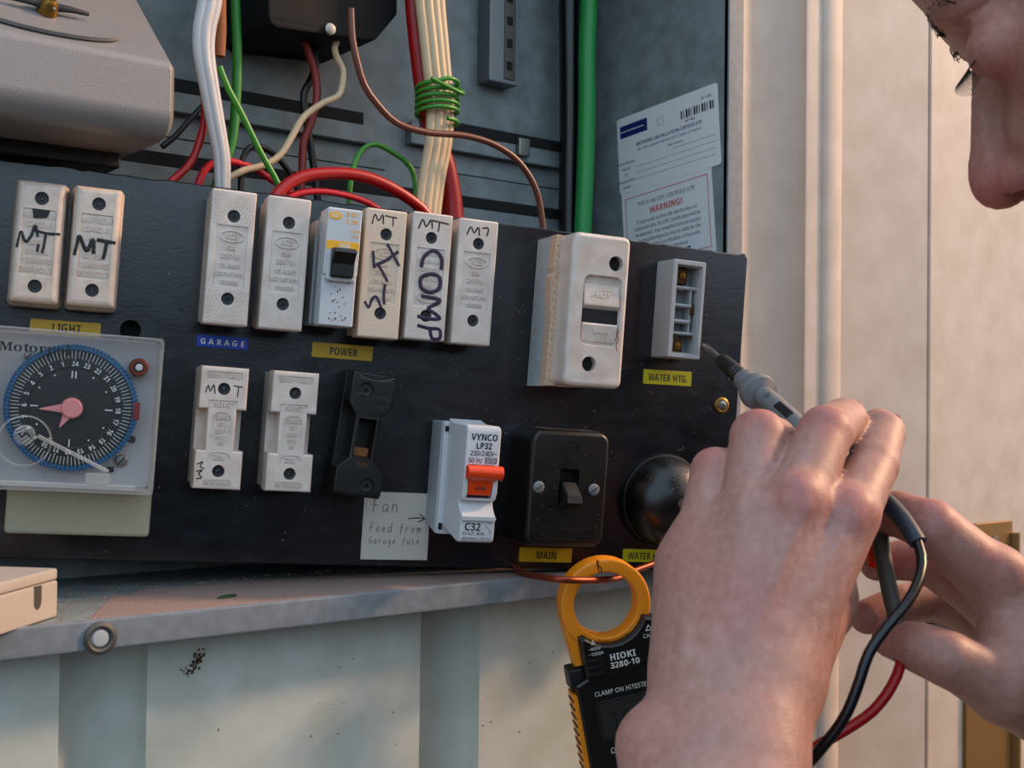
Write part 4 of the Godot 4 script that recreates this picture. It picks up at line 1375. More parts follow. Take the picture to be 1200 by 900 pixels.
func make_toggle_breaker() -> void:
	var o := thing("toggle_breaker", "tall white plug-in breaker with an orange toggle, right of the paper note", "breaker", on_board(-32.2, -52.2))
	var m: Material = mats["white plastic"]
	part(o, "base", along_x(poly([[0, -24.5], [17.5, -29.0], [18.6, -28.6], [19.0, 29.4], [17.6, 30.0], [0, 29.6]]), -11.9, 9.1, 0.6), mats["grey plastic"])
	part(o, "base_rim", along_x(poly([[17.8, -28.6], [21.5, -28.8], [21.5, 29.8], [17.8, 30.0]]), -11.4, 9.0, 0.4), m)
	part(o, "vent", slab(Vector3(-11.0, 24.6, 21.0), Vector3(-9.1, 27.4, 22.2), 0.1), mats["dark hole"])
	part(o, "vent", slab(Vector3(-11.0, -26.6, 21.0), Vector3(-9.1, -23.2, 22.2), 0.1), mats["dark hole"])
	var prof := PackedVector2Array([Vector2(21, -24.0), Vector2(46, -29.2), Vector2(50.0, -29.2), Vector2(51.8, -28.2), Vector2(52.4, -26.0), Vector2(52.4, -18.2), Vector2(54.0, -17.9), Vector2(54.2, -16.0), Vector2(52.8, -15.6)])
	for i in 6:
		var t := i / 5.0
		prof.append(Vector2(52.0 - sin(t * PI / 2) * 5.0, -15.2 + t * 6.6))
	prof.append_array(PackedVector2Array([Vector2(50.2, -8.2), Vector2(50.4, -7.2), Vector2(41.0, -6.4), Vector2(41.0, 9.8), Vector2(52.5, 9.9), Vector2(52.6, 26.4), Vector2(51.8, 28.6), Vector2(49.8, 29.4), Vector2(30, 29.6), Vector2(21, 31.4)]))
	part(o, "body", along_x(prof, -9.0, 9.0, 0.5), m)
	part(o, "toggle_cheek", along_x(poly([[40, -7], [50.8, -7.6], [52.4, -4], [52.4, 10], [40, 10]]), -9.0, -6.6, 0.3), m)
	part(o, "toggle_cheek", along_x(poly([[40, -7], [50.8, -7.6], [52.4, -4], [52.4, 10], [40, 10]]), 6.6, 9.0, 0.3), m)
	var tg := part(o, "toggle", along_x(poly([[41, -5.4], [50.6, -5.6], [51.4, -5.0], [52.6, 1.2], [56.2, 2.8], [58.0, 5.2], [57.6, 8.0], [55.4, 9.6], [52.4, 9.6], [41, 9.4]]), -6.4, 6.4, 0.5), mats["orange toggle"])
	part(tg, "toggle_bar", tube(PackedVector3Array([Vector3(-8.4, 6.2, 54.8), Vector3(-8.2, 6.2, 54.8), Vector3(9.8, 6.2, 54.8), Vector3(10.0, 6.2, 54.8)]), 3.5, 20), mats["orange toggle"])
	words(tg, "print", "I-ON", 1.9, mats["label print"], at(0.2, -1.8, 52.2) * Transform3D(Basis(Vector3.RIGHT, -0.18), Vector3.ZERO), 0.15, true)
	var p: Material = mats["label print"]
	words(o, "print", "VYNCO", 3.4, p, at(0.4, 23.7, 52.65), 0.1, true, "Droid Sans", 0.88)
	words(o, "print", "LP32", 3.2, p, at(0.4, 19.4, 52.65), 0.1, true, "Droid Sans", 0.88)
	words(o, "print", "230/240V~", 2.5, p, at(0.4, 15.6, 52.65), 0.1, false, "Droid Sans", 0.85)
	words(o, "print", "50 Hz", 2.5, p, at(-3.8, 12.0, 52.65), 0.1, false, "Droid Sans", 0.85)
	words(o, "print", "3000", 2.0, p, at(4.4, 12.1, 52.65), 0.1)
	part(o, "print_frame", band(rrect(1.4, 10.6, 7.4, 13.6, 0.1), 0.2, 52.5, 52.72), p)
	words(o, "print", "C32", 3.9, p, at(-2.6, -21.2, 52.45), 0.1, true, "Droid Sans", 0.9)
	words(o, "print", "AS/NZS 4898", 1.5, p, at(-2.0, -24.6, 52.4), 0.1, false, "Droid Sans", 0.85)
	words(o, "print", "SAA 008715A  EZ", 1.5, p, at(-0.4, -26.6, 52.2), 0.1, false, "Droid Sans", 0.85)
	part(o, "print_symbol", scribble([[[4.2, -20.6], [6.8, -23.2], [6.2, -24.8]], [[5.0, -19.4], [7.4, -19.4]]], 0.14, 52.5), p)


func make_large_fuse() -> void:
	var c := (Vector3(12.54, 81.92, 46) + Vector3(45.66, 80.87, 46) + Vector3(11.63, 1.37, 46) + Vector3(42.57, 0.05, 46)) / 4.0
	var o := thing("large_fuse_unit", "large white porcelain fuse unit with a finger grip and a broken left side", "fuse", on_board(c.x, c.y, 0, 0.0))
	var m: Material = mats["worn porcelain"]
	var hw := (Vector3(45.66, 80.87, 46).x - Vector3(12.54, 81.92, 46).x) / 2.0
	var hh := (Vector3(12.54, 81.92, 46).y - Vector3(11.63, 1.37, 46).y) / 2.0
	var left := Vector3(7.95, 79.8, 0).x - c.x
	# the base block with the broken edge on its left
	var shape := PackedVector2Array([Vector2(left + 0.6, -hh - 1.0), Vector2(hw - 1.0, -hh + 0.4), Vector2(hw - 1.0, hh - 0.4), Vector2(left + 1.0, hh - 0.6)])
	part(o, "base", plate(shape, [[0.4, 0.0], [0.0, 0.6], [0.0, 22.0]]), mats["skylit porcelain"], Transform3D(), 25.0)
	var jag := PackedVector2Array()
	for q in [[0.2, -hh - 0.8], [9.5, -hh - 0.2], [9.0, -20.0], [7.6, -8.0], [5.0, -2.0], [4.4, 8.0], [5.4, 16.0], [9.2, 20.0], [9.6, 30.0], [10.5, hh - 0.8], [0.8, hh - 0.4], [0.2, 22.0], [1.0, 19.6], [-0.2, 17.4], [0.1, -3.0], [0.7, -6.0]]:
		jag.append(Vector2(left + q[0] + rng.randf_range(-0.2, 0.2), q[1]))
	part(o, "broken_edge", plate(jag, [[0.0, 20.0], [0.0, 27.6], [0.35, 28.2]]), mats["broken porcelain"], Transform3D(), 15.0)
	m = mats["porcelain"]
	part(o, "cap", plate(rrect(-hw, -hh, hw, hh, 4.0, 6), [[0.0, 28.3], [0.0, 43.0], [0.3, 44.4], [1.1, 45.6], [2.2, 46.0]], [[circle(8.2, 25.6, 4.0, 24), 6.0], [circle(-3.2, -28.2, 4.0, 24), 6.0], [rrect(-9.4, -18.6, 13.0, 18.6, 4.2, 6), 2.4, 0.8]]), m, Transform3D(), 40.0)
	for q in [[8.2, 25.6], [-3.2, -28.2]]:
		part(o, "sunk_screw", lathe([[3.9, 41.0], [3.2, 42.4], [0.9, 42.8], [0.0, 42.2]], 18, Vector3(q[0], q[1], 0)), mats["dark hole"])
	# the finger grip: a shelf above, a dark gap, a lip below
	part(o, "grip", along_x(poly([[43.2, 14.0], [44.6, 13.0], [46.4, 3.6], [46.2, 2.6], [40.0, -2.0], [39.0, 14.0]]), -8.4, 12.0, 0.6), m)
	part(o, "grip_gap", slab(Vector3(-8.6, -6.4, 42.6), Vector3(12.2, 1.0, 43.9), 0.2), mats["dark grey plastic"])
	part(o, "grip_lip", along_x(poly([[43.0, -17.0], [44.4, -16.0], [45.6, -7.6], [45.0, -6.6], [43.0, -6.4]]), -8.4, 12.0, 0.5), m)
	words(o, "raised_lettering", "ABP", 4.4, m, at(2.0, 9.2, 45.2) * Transform3D(Basis(Vector3.RIGHT, -0.18), Vector3.ZERO), 0.9, true, "Droid Sans", 1.1)
	words(o, "raised_lettering", "60A", 3.6, m, at(2.6, -10.0, 45.2), 0.7, true)
	words(o, "raised_lettering", "240V", 3.6, m, at(2.6, -14.4, 44.6), 0.7, true)
	part(o, "crack", scribble([[[12.4, -9.0], [11.8, -12.6], [12.8, -14.2], [11.6, -17.0], [12.6, -20.4]]], 0.3, 46.0), mats["cardboard"])


func make_open_holder() -> void:
	var o := thing("open_fuse_holder", "small pale grey fuse holder with its carrier pulled out, brass contacts showing", "fuse holder", on_board(94.4, 49.3))
	var m := mats["grey plastic"] as Material
	part(o, "case", plate(rrect(-10.3, -27.6, 10.2, 27.6, 0.8), [[-0.2, 0.0], [0.0, 19.5], [0.4, 20.0]], [[rrect(-7.8, -25.2, 8.2, 25.0, 0.4), 14.0]]), m, Transform3D(), 30.0)
	part(o, "inner_ledge", band(rrect(-8.0, -25.4, 8.4, 25.2, 0.4), 0.9, 6.0, 18.2), m)
	for y in [19.4, -20.6]:
		var c := part(o, "contact", bevelled(rrect(-6.6, y - 5.0, 2.4, y + 5.0, 0.6), 6.0, 13.0, 0.8), mats["old brass"])
		part(c, "contact_screw", lathe([[2.0, 12.8], [1.9, 13.8], [0.5, 13.9], [0.0, 13.2]], 16, Vector3(-1.0, y, 0)), mats["brass"])
	for r in [[12.4, 2.4], [2.4, 2.2], [-6.6, 2.6], [-13.4, 2.0]]:
		part(o, "rib", along_x(poly([[6, r[0] - r[1] * 0.5], [15.4, r[0] - r[1] * 0.4], [16.0, r[0]], [15.4, r[0] + r[1] * 0.4], [6, r[0] + r[1] * 0.5]]), -7.6, 5.0 if absf(r[0]) < 10 else 8.0, 0.3), m)
	part(o, "guide", slab(Vector3(4.0, -14, 6), Vector3(5.4, 12, 14.6), 0.4), m)
	for q in [[5.4, 0.6, 3.6], [5.6, -15.0, 2.2], [-3.4, -14.2, 2.6], [0.4, 12.0, 2.0]]:
		part(o, "scorch_mark", rbox(Vector3(q[2] * 0.7, q[2] * 1.6, 0.5), 0.2, Vector3(q[0], q[1], 15.0)), mats["old brass"])


func make_main_switch() -> void:
	var o := thing("main_switch", "dusty black bakelite main switch with two round screws above the MAIN strip", "switch", on_board(25.5, -53.9))
	var m: Material = mats["bakelite"]
	part(o, "body", plate(rrect(-23.0, -31.4, 23.0, 31.4, 7.0, 6), [[-0.6, 0.0], [0.0, 24.0], [0.35, 27.4], [1.2, 29.2], [2.6, 30.0]], [[rrect(-5.6, -8.4, 5.4, 10.6, 0.6), 8.0]]), m, Transform3D(), 50.0)
	part(o, "toggle", along_x(poly([[24, -8.2], [33, -9.6], [40.0, -6.8], [39.0, -3.0], [30.0, 3.4], [24, 3.4]]), -4.2, 4.2, 0.6), mats["bakelite relief"], at(0, 0, 0, 0.0))
	for x in [-17.4, 14.6]:
		var s := part(o, "screw", lathe([[3.3, 29.6], [3.1, 30.6], [2.2, 31.0], [0.0, 31.1]], 20, Vector3(x, 0.2, 0)), mats["galvanised"])
		part(s, "screw_slot", slab(Vector3(-2.6, -0.2, 30.8), Vector3(2.6, 0.2, 31.2), 0.05), mats["dark grey plastic"], at(x, 0.2, 0, 35.0))
	var motes := Soup.new()
	for k in 520:
		var z := rng.randf_range(2.0, 27.0)
		motes.add(rbox(Vector3(rng.randf_range(0.2, 0.7), 0.15, rng.randf_range(0.2, 0.7)), 0.05, Vector3(rng.randf_range(-17, 17), 31.35 + (0.5 - z * 0.02), z), 1))
	for k in 40:
		motes.add(rbox(Vector3.ONE * rng.randf_range(0.12, 0.4), 0.05, Vector3(rng.randf_range(-20, 20), rng.randf_range(-29, 29), 30.05), 1))
	part(o, "dust", motes, mats["dust and sun patch"]).set_meta("kind", "stuff")
	var relief: Material = mats["bakelite relief"]
	part(o, "logo_ring", band(circle(0.2, 21.4, 5.0, 30), 0.5, 29.8, 30.4), relief)
	words(o, "raised_lettering", "CIC", 3.0, relief, at(0.2, 21.4, 30.1), 0.5, true, "Droid Sans", 0.85)
	words(o, "raised_lettering", "OFF", 3.0, relief, at(0.0, 13.4, 30.1), 0.5)
	words(o, "raised_lettering", "ON", 2.6, relief, at(0.0, -13.0, 30.1), 0.4)
	part(o, "raised_frame", band(rrect(-17.6, -27.6, 17.0, -21.2, 1.6), 0.35, 29.8, 30.3), relief)
	words(o, "raised_lettering", "500V", 3.2, relief, at(-10.4, -24.4, 30.1), 0.5)
	words(o, "raised_lettering", "60A", 3.2, relief, at(10.6, -24.4, 30.1), 0.5)


# ---- cables in the top of the box

func cable(called: String, label: String, pts: Array, r: float, paint: String) -> Node3D:
	return solo(called, wire(pts, r, 12), mats[paint], label, "cable", Transform3D(), "loose wires above the fuse board", 50.0)


func bundle(called: String, label: String, pts: Array, r: float, count: int, gap: float, paint: String) -> void:
	var o := thing(called, label, "cable", Transform3D(), "loose wires above the fuse board")
	for k in count:
		var core := []
		for i in pts.size():
			var s := (k - (count - 1) * 0.5) * gap * (1.0 - (0.55 if count == 3 else 0.25) * i / pts.size())
			core.append(pts[i] + Vector3(s, 0, -absf(k - (count - 1) * 0.5) * 1.2))
		part(o, "core", wire(core, r, 12, r * (0.6 if count == 3 else 0.85)), mats[paint], Transform3D(), 50.0)


func make_cables() -> void:
	var o := thing("junction_block", "black square-edged meter block at the top of the box with coloured wires leaving it below", "meter block", Transform3D())
	var shape := PackedVector2Array()
	for p in [Vector3(-121.45, 271.38, -62), Vector3(-119.65, 194.76, -62), Vector3(-118.09, 190.96, -62), Vector3(-114.05, 189.03, -62), Vector3(-55.73, 193.66, -62), Vector3(-52.38, 195.3, -62), Vector3(-38.37, 212.4, -62), Vector3(-38.53, 295.06, -62)]:
		shape.append(Vector2(p.x, p.y))
	part(o, "case", plate(shape, [[0.0, -119.0], [0.0, -63.5], [0.5, -62.3], [1.5, -62.0]]), mats["case black"], Transform3D(), 30.0)
	var s0 := Vector3(-82.57, 194.75, -61)
	part(o, "screw", lathe([[3.4, -62.0], [3.2, -60.5], [0.0, -59.8]], 16, Vector3(s0.x, s0.y, 0)), mats["steel"])
	var g0 := Vector3(-107.2, 254.62, -100)
	var g1 := Vector3(-90.24, 197.27, -100)
	solo("mounting_bracket", slab(Vector3(g0.x, g1.y, -119.8), Vector3(g1.x, g0.y, -100), 1.5), mats["cabinet edge"], "blue-grey steel bracket behind the left edge of the black meter block", "bracket")
	bundle("white_cable", "flat white cable of three cores dropping behind the left half of the board", [Vector3(-151.04, 222.82, -62), Vector3(-151.98, 195.93, -62), Vector3(-154.53, 182.09, -62), Vector3(-154.76, 168.78, -62), Vector3(-151.67, 151.64, -62), Vector3(-147.08, 130.21, -62), Vector3(-143.99, 115.09, -62), Vector3(-143.24, 98.71, -62), Vector3(-142.55, 86.32, -62)], 3.5, 3, 3.6, "white cable")
	solo("torn_sheath", wire([Vector3(-144.65, 226.17, -68), Vector3(-144.66, 199.11, -68), Vector3(-143.91, 183.5, -68), Vector3(-144.15, 169.49, -68)], 4.2, 12, 3.0), mats["cardboard"], "brown torn cable sheath hanging beside the flat white cable", "cable sheath")
	cable("earth_wire", "thick green wire straight down behind the flat white cable", [Vector3(-130.58, 233.2, -80), Vector3(-130.1, 205.46, -80), Vector3(-128.63, 177.92, -80), Vector3(-128.73, 154.72, -80), Vector3(-130.75, 128.97, -80), Vector3(-137.27, 109.68, -80), Vector3(-141.86, 95.41, -80)], 2.7, "green cable")
	cable("earth_wire", "thin green wire slanting from the torn brown sheath down to the board", [Vector3(-145.82, 162.91, -64), Vector3(-140.4, 151.78, -64), Vector3(-132.98, 140.4, -64), Vector3(-121.89, 121.63, -64), Vector3(-113.2, 109.05, -64), Vector3(-106.43, 97.42, -64)], 1.7, "light green cable")
	cable("red_wire", "thin red wire curving down beside the grey meter cover", [Vector3(-153.22, 170.9, -70), Vector3(-152.98, 157.53, -70), Vector3(-150.89, 145.37, -70), Vector3(-151.58, 130.94, -70), Vector3(-157.33, 113.19, -70), Vector3(-165.89, 103.22, -70), Vector3(-175.21, 94.63, -70)], 2.0, "red cable")
	cable("pink_wire", "thin pinkish-red wire arching over the top of the board beside the flat white cable", [Vector3(-152.18, 91.71, -78), Vector3(-149.59, 105.55, -78), Vector3(-144.02, 113.97, -78), Vector3(-133.43, 117.22, -78), Vector3(-118.51, 115.05, -78), Vector3(-107.24, 109.95, -78), Vector3(-96.78, 104.61, -78), Vector3(-90.32, 96.31, -78)], 2.0, "pink cable")
	cable("red_wire", "thickest bright red wire, arching along the top edge of the board", [Vector3(-128.62, 85.42, -42), Vector3(-121.11, 97.77, -42), Vector3(-107.96, 106.98, -42), Vector3(-87.66, 111.41, -42), Vector3(-69.15, 111.46, -42), Vector3(-51.58, 107.05, -42), Vector3(-34.52, 99, -42), Vector3(-23.95, 89.49, -42)], 3.3, "red cable")
	cable("pink_wire", "thin pinkish-red wire running under the thick red arch", [Vector3(-120.44, 91.25, -46), Vector3(-110.69, 97.75, -46), Vector3(-97.12, 101.18, -46), Vector3(-81.55, 101.2, -46), Vector3(-65.47, 98.4, -46), Vector3(-52.73, 91.76, -46)], 1.9, "pink cable")
	cable("black_wire", "thin black wire making a small loop behind the board's top edge", [Vector3(-126.19, 96.95, -78), Vector3(-126.01, 115.45, -78), Vector3(-123.67, 123.64, -78), Vector3(-118.73, 127.59, -78), Vector3(-110.6, 126.41, -78), Vector3(-102.27, 120.97, -78), Vector3(-94.81, 112.45, -78), Vector3(-90.4, 101.07, -78)], 1.7, "black cable")
	cable("white_wire", "thin crooked white wire from the black meter block", [Vector3(-71.72, 206.43, -72), Vector3(-70.99, 195.91, -72), Vector3(-73.61, 188.61, -72), Vector3(-71.32, 182.27, -72), Vector3(-67.93, 177.07, -72), Vector3(-68.34, 168.26, -72), Vector3(-70.98, 161.5, -72), Vector3(-79.6, 156.69, -72), Vector3(-92.22, 146.52, -72), Vector3(-99.34, 134.56, -72), Vector3(-106.38, 123.23, -72), Vector3(-116.41, 116.28, -72), Vector3(-127.77, 112.02, -72), Vector3(-138.85, 105.13, -72)], 1.9, "cream cable")
	cable("rust_wire", "rust-red wire from the black meter block, straight down to the board", [Vector3(-91.14, 207.28, -82), Vector3(-89.39, 197.99, -82), Vector3(-84.35, 185.93, -82), Vector3(-79.81, 173.18, -82), Vector3(-79.05, 159.69, -82), Vector3(-82.61, 146.02, -82), Vector3(-86.74, 135.73, -82), Vector3(-87.53, 118.76, -82), Vector3(-88.31, 101.83, -82)], 2.3, "rust cable")
	cable("black_wire", "black wire from the black meter block, kinked beside the rust-red one", [Vector3(-77.22, 212.27, -90), Vector3(-76.98, 197.53, -90), Vector3(-76.14, 180.45, -90), Vector3(-79.82, 170.94, -90), Vector3(-82.98, 164.52, -90), Vector3(-82.28, 154.85, -90), Vector3(-79.32, 140.62, -90), Vector3(-75.71, 121.49, -90), Vector3(-72.64, 102.2, -90)], 2.2, "black cable")
	cable("brown_wire", "long brown wire sweeping right across the box and down to the board", [Vector3(-87.64, 197.06, -30), Vector3(-86.35, 181.43, -30), Vector3(-83.02, 168.43, -30), Vector3(-78.66, 157.81, -30), Vector3(-70.58, 149.09, -30), Vector3(-58.04, 140.91, -30), Vector3(-38.55, 138.72, -30), Vector3(-12.48, 140.7, -30), Vector3(8.74, 138.41, -30), Vector3(26.39, 130.9, -30), Vector3(39.47, 116.42, -30), Vector3(44.99, 96.69, -30), Vector3(46.51, 82.57, -30)], 1.9, "brown cable")
	cable("green_wire", "thin green wire in a small loop behind the thick red arch", [Vector3(-70.87, 98.36, -58), Vector3(-70, 111.77, -58), Vector3(-67.46, 122.57, -58), Vector3(-62.11, 130.96, -58), Vector3(-54.39, 134.47, -58), Vector3(-45.34, 132.37, -58), Vector3(-33.77, 127.12, -58), Vector3(-28.42, 120.43, -58), Vector3(-27.09, 110.22, -58), Vector3(-26.9, 98.39, -58)], 1.5, "light green cable")
	o = thing("red_mains_cable", "heavy red cable behind the cream cable, tied to it with green wire", "cable", Transform3D(), "loose wires above the fuse board")
	part(o, "sheath", wire([Vector3(-34.68, 249.61, -56), Vector3(-31.9, 220.65, -56), Vector3(-29.25, 201.44, -56), Vector3(-26.01, 182.26, -56), Vector3(-22.17, 163.1, -56), Vector3(-16.55, 146.57, -56), Vector3(-7.83, 127.8, -56), Vector3(-3.26, 108.26, -56), Vector3(-1.77, 90.8, -56)], 4.4, 14, 6.6), mats["red cable"], Transform3D(), 50.0)
	bundle("cream_cable", "broad cream cable of four cores tied with green wire, centre of the box", [Vector3(-29.16, 247.4, -44), Vector3(-26.96, 218.57, -44), Vector3(-24.32, 199.55, -44), Vector3(-21.66, 180.45, -44), Vector3(-19, 161.29, -44), Vector3(-19.84, 139.08, -44), Vector3(-23.64, 119, -44), Vector3(-26.25, 99.2, -44), Vector3(-27.23, 86.95, -44)], 3.2, 4, 4.7, "cream cable")
	var c := Vector3(-19.83, 161.93, -48)
	var helix := []
	for i in 64:
		var a := TAU * i / 12.0
		helix.append(c + Vector3(cos(a) * 12.6, 9.5 - i * 0.30 + sin(a) * 1.2 + (2.0 if i < 4 else 0.0) - (3.0 if i > 59 else 0.0), sin(a) * 10.5 + 0.5))
	helix.push_front(c + Vector3(9.0, 4.0, 13.0))
	helix.push_front(c + Vector3(-12.4, 9.0, 12.5))
	var tie := cable("wire_tie", "bright green wire wound in turns round the red and cream cables", helix, 1.25, "light green cable")
	tie.set_meta("category", "wire tie")
	cable("earth_wire", "short end of thin green wire at the very top, beside the cream cable", [Vector3(-13.15, 253.71, -52), Vector3(-13.88, 223.54, -52), Vector3(-14.4, 218.43, -52), Vector3(-14.95, 214.82, -52)], 1.4, "light green cable")
	cable("black_cable", "fat black cable running straight down near the right side of the box", [Vector3(122.65, 301.33, -100), Vector3(123.16, 266.17, -100), Vector3(124.51, 225.32, -100), Vector3(125.26, 172.65, -100), Vector3(125.16, 125.8, -100), Vector3(125.66, 90.78, -100)], 7.4, "dark cable")
	cable("earth_cable", "fat green earth cable beside the fat black one, next to the certificate", [Vector3(127.23, 297.7, -84), Vector3(126.95, 262.79, -84), Vector3(125.91, 227.81, -84), Vector3(126.4, 193.18, -84), Vector3(125.52, 146.87, -84), Vector3(123.81, 106.38, -84), Vector3(123.29, 89.1, -84)], 5.9, "earth green")
	cable("black_wire", "short black wire behind the red wire at the corner of the grey meter cover", [Vector3(-134.03, 156.48, -98), Vector3(-140.81, 148.78, -98), Vector3(-148.44, 139.64, -98), Vector3(-155.49, 130.71, -98), Vector3(-162.48, 124.18, -98)], 1.6, "black cable")
	cable("meter_loop", "brown copper-coloured wire looped out under the board through the jaw of the clamp meter", [Vector3(7.66, -97.54, -8), Vector3(2.32, -101.53, 3.54), Vector3(-1.13, -102.6, 19.83), Vector3(-3.4, -101.52, 45.94), Vector3(15.48, -103.23, 47.89), Vector3(43.24, -105.6, 38.98), Vector3(62.78, -103, 33.94), Vector3(89.67, -99.41, 27.04), Vector3(113.33, -89.71, 13.97)], 1.9, "copper")
	# a plastic box lying on the shelf
	var at_corner := Transform3D(Basis(Vector3(-0.72, 0, 0.694), Vector3.UP, Vector3(-0.694, 0, -0.72)) , Vector3(-241, -105, -5.7) * MM)
	at_corner.basis = Basis(Vector3(-0.72, 0, 0.694), Vector3.UP, Vector3(0.694, 0, 0.72))
	o = thing("plastic_box", "small beige plastic box with a thumb notch lying on the dusty shelf, far left", "box", at_corner)
	part(o, "box_body", slab(Vector3(0, 0.2, -60), Vector3(82, 16, 0), 1.2), mats["box plastic"])
	part(o, "box_lid", slab(Vector3(0.2, 16.2, -60), Vector3(82, 21, -0.2), 1.0), mats["box plastic"])
	part(o, "notch", bevelled(PackedVector2Array(Array(circle(16.5, 9.4, 2.9, 10, 3.6, PI, TAU)) + [Vector2(19.4, 15.6), Vector2(13.6, 15.6)]), -1.0, 0.15, 0.05), mats["dull pewter"])
	for k in 2:
		part(o, "tab", slab(Vector3(-12, 4 + k * 10.5, -14), Vector3(0.5, 6 + k * 10.5, -8), 0.3), mats["dull pewter"])
	var lf := Vector3(-160.46, -105, -12.07)
	part_leaf(lf)


func part_leaf(p: Vector3) -> Node3D:
	var s := plate(PackedVector2Array(Array(circle(0, 0, 6.0, 18, 2.2))), [[0.4, 0.0], [0.0, 0.3], [0.5, 0.7]])
	return solo("leaf", s, mats["leaf"], "tiny dry green leaf lying on the dusty shelf", "leaf", Transform3D(Basis(Vector3.RIGHT, -PI / 2 + 0.1) * Basis(Vector3.BACK, 0.3), (p + Vector3(0, 0.5, 0)) * MM))


# ---- the clamp meter and the two test probes

func make_tools() -> void:
	var o := thing("clamp_meter", "black clamp meter with an orange jaw hooked on the looped wire below the board", "clamp meter", Transform3D(Basis(Vector3(0.86075, 0.18582, 0.47391), Vector3(-0.19091, 0.98088, -0.03786), Vector3(-0.47188, -0.05789, 0.87976)), Vector3(29.87, -116.76, 43.54) * MM))
	var black: Material = mats["black plastic"]
	var dark: Material = mats["dark grey plastic"]
	var jaw := Soup.new()
	for half in [[-118.0, 92.0], [92.0, 302.0]]:
		var outer := circle(0, 0, 24.6, 40, 24.6, deg_to_rad(half[0] + (0.6 if half[0] > 0 else 0.0)), deg_to_rad(half[1] - 0.0))
		var ring := PackedVector2Array()
		var n := outer.size()
		for p in outer:
			ring.append(p)
		for i in n:
			var q := outer[n - 1 - i]
			var k := 17.2
			ring.append(q.normalized() * k)
		jaw = plate(ring, [[1.2, -6.5], [0.0, -5.3], [0.0, 5.0], [0.4, 6.0], [1.4, 6.5]])
		part(o, "jaw", jaw, mats["orange jaw"], Transform3D(), 40.0)
	part(o, "jaw_seam", scribble([[[-0.6, 24.4], [-1.2, 22.0], [0.6, 20.0], [-0.2, 17.4]]], 0.25, 6.6), dark)
	part(o, "jaw_arm", bevelled(poly([[-24.8, -2], [-16.4, -6], [-15.6, -30], [-21.6, -30]]), -6.0, 5.0, 1.2), mats["orange jaw"])
	# case with the round gap for the jaw
	var body := PackedVector2Array([Vector2(-22.6, -152), Vector2(26.6, -152), Vector2(28.0, -34), Vector2(27.0, -20), Vector2(24.0, -10)])
	for i in 9:
		var a := deg_to_rad(-25.0 - 115.0 * i / 8.0)
		body.append(Vector2(cos(a) * 20.0, sin(a) * 20.0))
	body.append_array(PackedVector2Array([Vector2(-18.2, -13.4), Vector2(-17.8, -36.0), Vector2(-24.0, -38.5)]))
	part(o, "case", plate(body, [[1.5, -9.0], [0.0, -7.5], [0.0, 7.6], [0.4, 9.0], [1.6, 9.8]]), black, Transform3D(), 30.0)
	var shield := PackedVector2Array([Vector2(-17.4, -35), Vector2(4.0, -38.0), Vector2(12.0, -33.0), Vector2(27.0, -32.0), Vector2(26.0, -19.0), Vector2(23.4, -11)])
	for i in 9:
		var a := deg_to_rad(-27.0 - 110.0 * i / 8.0)
		shield.append(Vector2(cos(a) * 20.6, sin(a) * 20.6))
	shield.append(Vector2(-17.4, -14))
	part(o, "front_shield", plate(shield, [[0.0, 9.0], [0.0, 11.4], [0.8, 12.2]]), black, Transform3D(), 25.0)
	for k in 3:
		part(o, "grip_rib", slab(Vector3(-17.0, -26.6 - k * 3.6, 12.0), Vector3(-8.4, -25.4 - k * 3.6, 12.9), 0.3), dark)
	var grip := part(o, "side_grip", bevelled(poly([[-26.0, -88], [-21.0, -88], [-21.0, -45], [-26.0, -43]]), -4.0, 8.6, 1.0), mats["orange jaw"])
	for k in 9:
		part(grip, "grip_rib", slab(Vector3(-26.6, -84.5 + k * 4.6, -3), Vector3(-25.4, -83.0 + k * 4.6, 8), 0.4), dark)
	part(o, "trigger", bevelled(rrect(-26.0, -42.0, -17.8, -30.6, 1.2), -6.0, 6.4, 1.0), dark)
	words(o, "print", "HIOKI", 3.4, mats["white print"], at(3.2, -26.4, 12.25), 0.1, true, "Droid Sans", 1.05)
	words(o, "print", "3280-10", 3.2, mats["white print"], at(3.8, -30.8, 12.25), 0.1, true, "Droid Sans", 1.0)
	words(o, "print", "A", 2.4, mats["white print"], at(-11.4, -16.6, 12.25), 0.1, true)
	words(o, "print", "~600V", 1.7, mats["white print"], at(-11.0, -20.0, 12.25), 0.1)
	words(o, "print", "~1000A", 1.7, mats["white print"], at(-10.6, -22.8, 12.25), 0.1)
	words(o, "print", "CAT III", 2.2, mats["white print"], at(20.4, -19.0, 12.25), 0.1)
	part(o, "warning_triangle", band(poly([[17.4, -16.4], [21.4, -16.4], [19.4, -13.0]]), 0.4, 12.0, 12.35), mats["white print"])
	words(o, "print", "CLAMP ON HiTESTER", 2.5, mats["white print"], at(0.8, -45.0, 9.85), 0.1, false, "Droid Sans", 0.94)
	part(o, "display_frame", bevelled(rrect(-15.0, -71.0, 19.0, -49.0, 1.6), 9.0, 10.6, 0.5), dark)
	var lcd := part(o, "display", bevelled(rrect(-13.2, -69.4, 17.2, -50.6, 0.8), 10.0, 10.9, 0.2), mats["display glass"])
	words(lcd, "digits", "104", 9.0, mats["dark hole"], at(1.4, -60.2, 10.9), 0.1, false, "Droid Sans Mono")
	words(o, "print", "Ω ~ V", 3.0, mats["white print"], at(-6.0, -76.6, 9.85), 0.1)
	part(o, "mode_button", lathe([[4.2, 9.6], [4.0, 11.6], [3.0, 12.2], [0.0, 12.4]], 24, Vector3(-4.6, -83.4, 0)), mats["blue label"])
	part(o, "print_frame", band(rrect(-11.6, -97, 4, -88.4, 0.6), 0.4, 9.7, 10.0), mats["white print"])
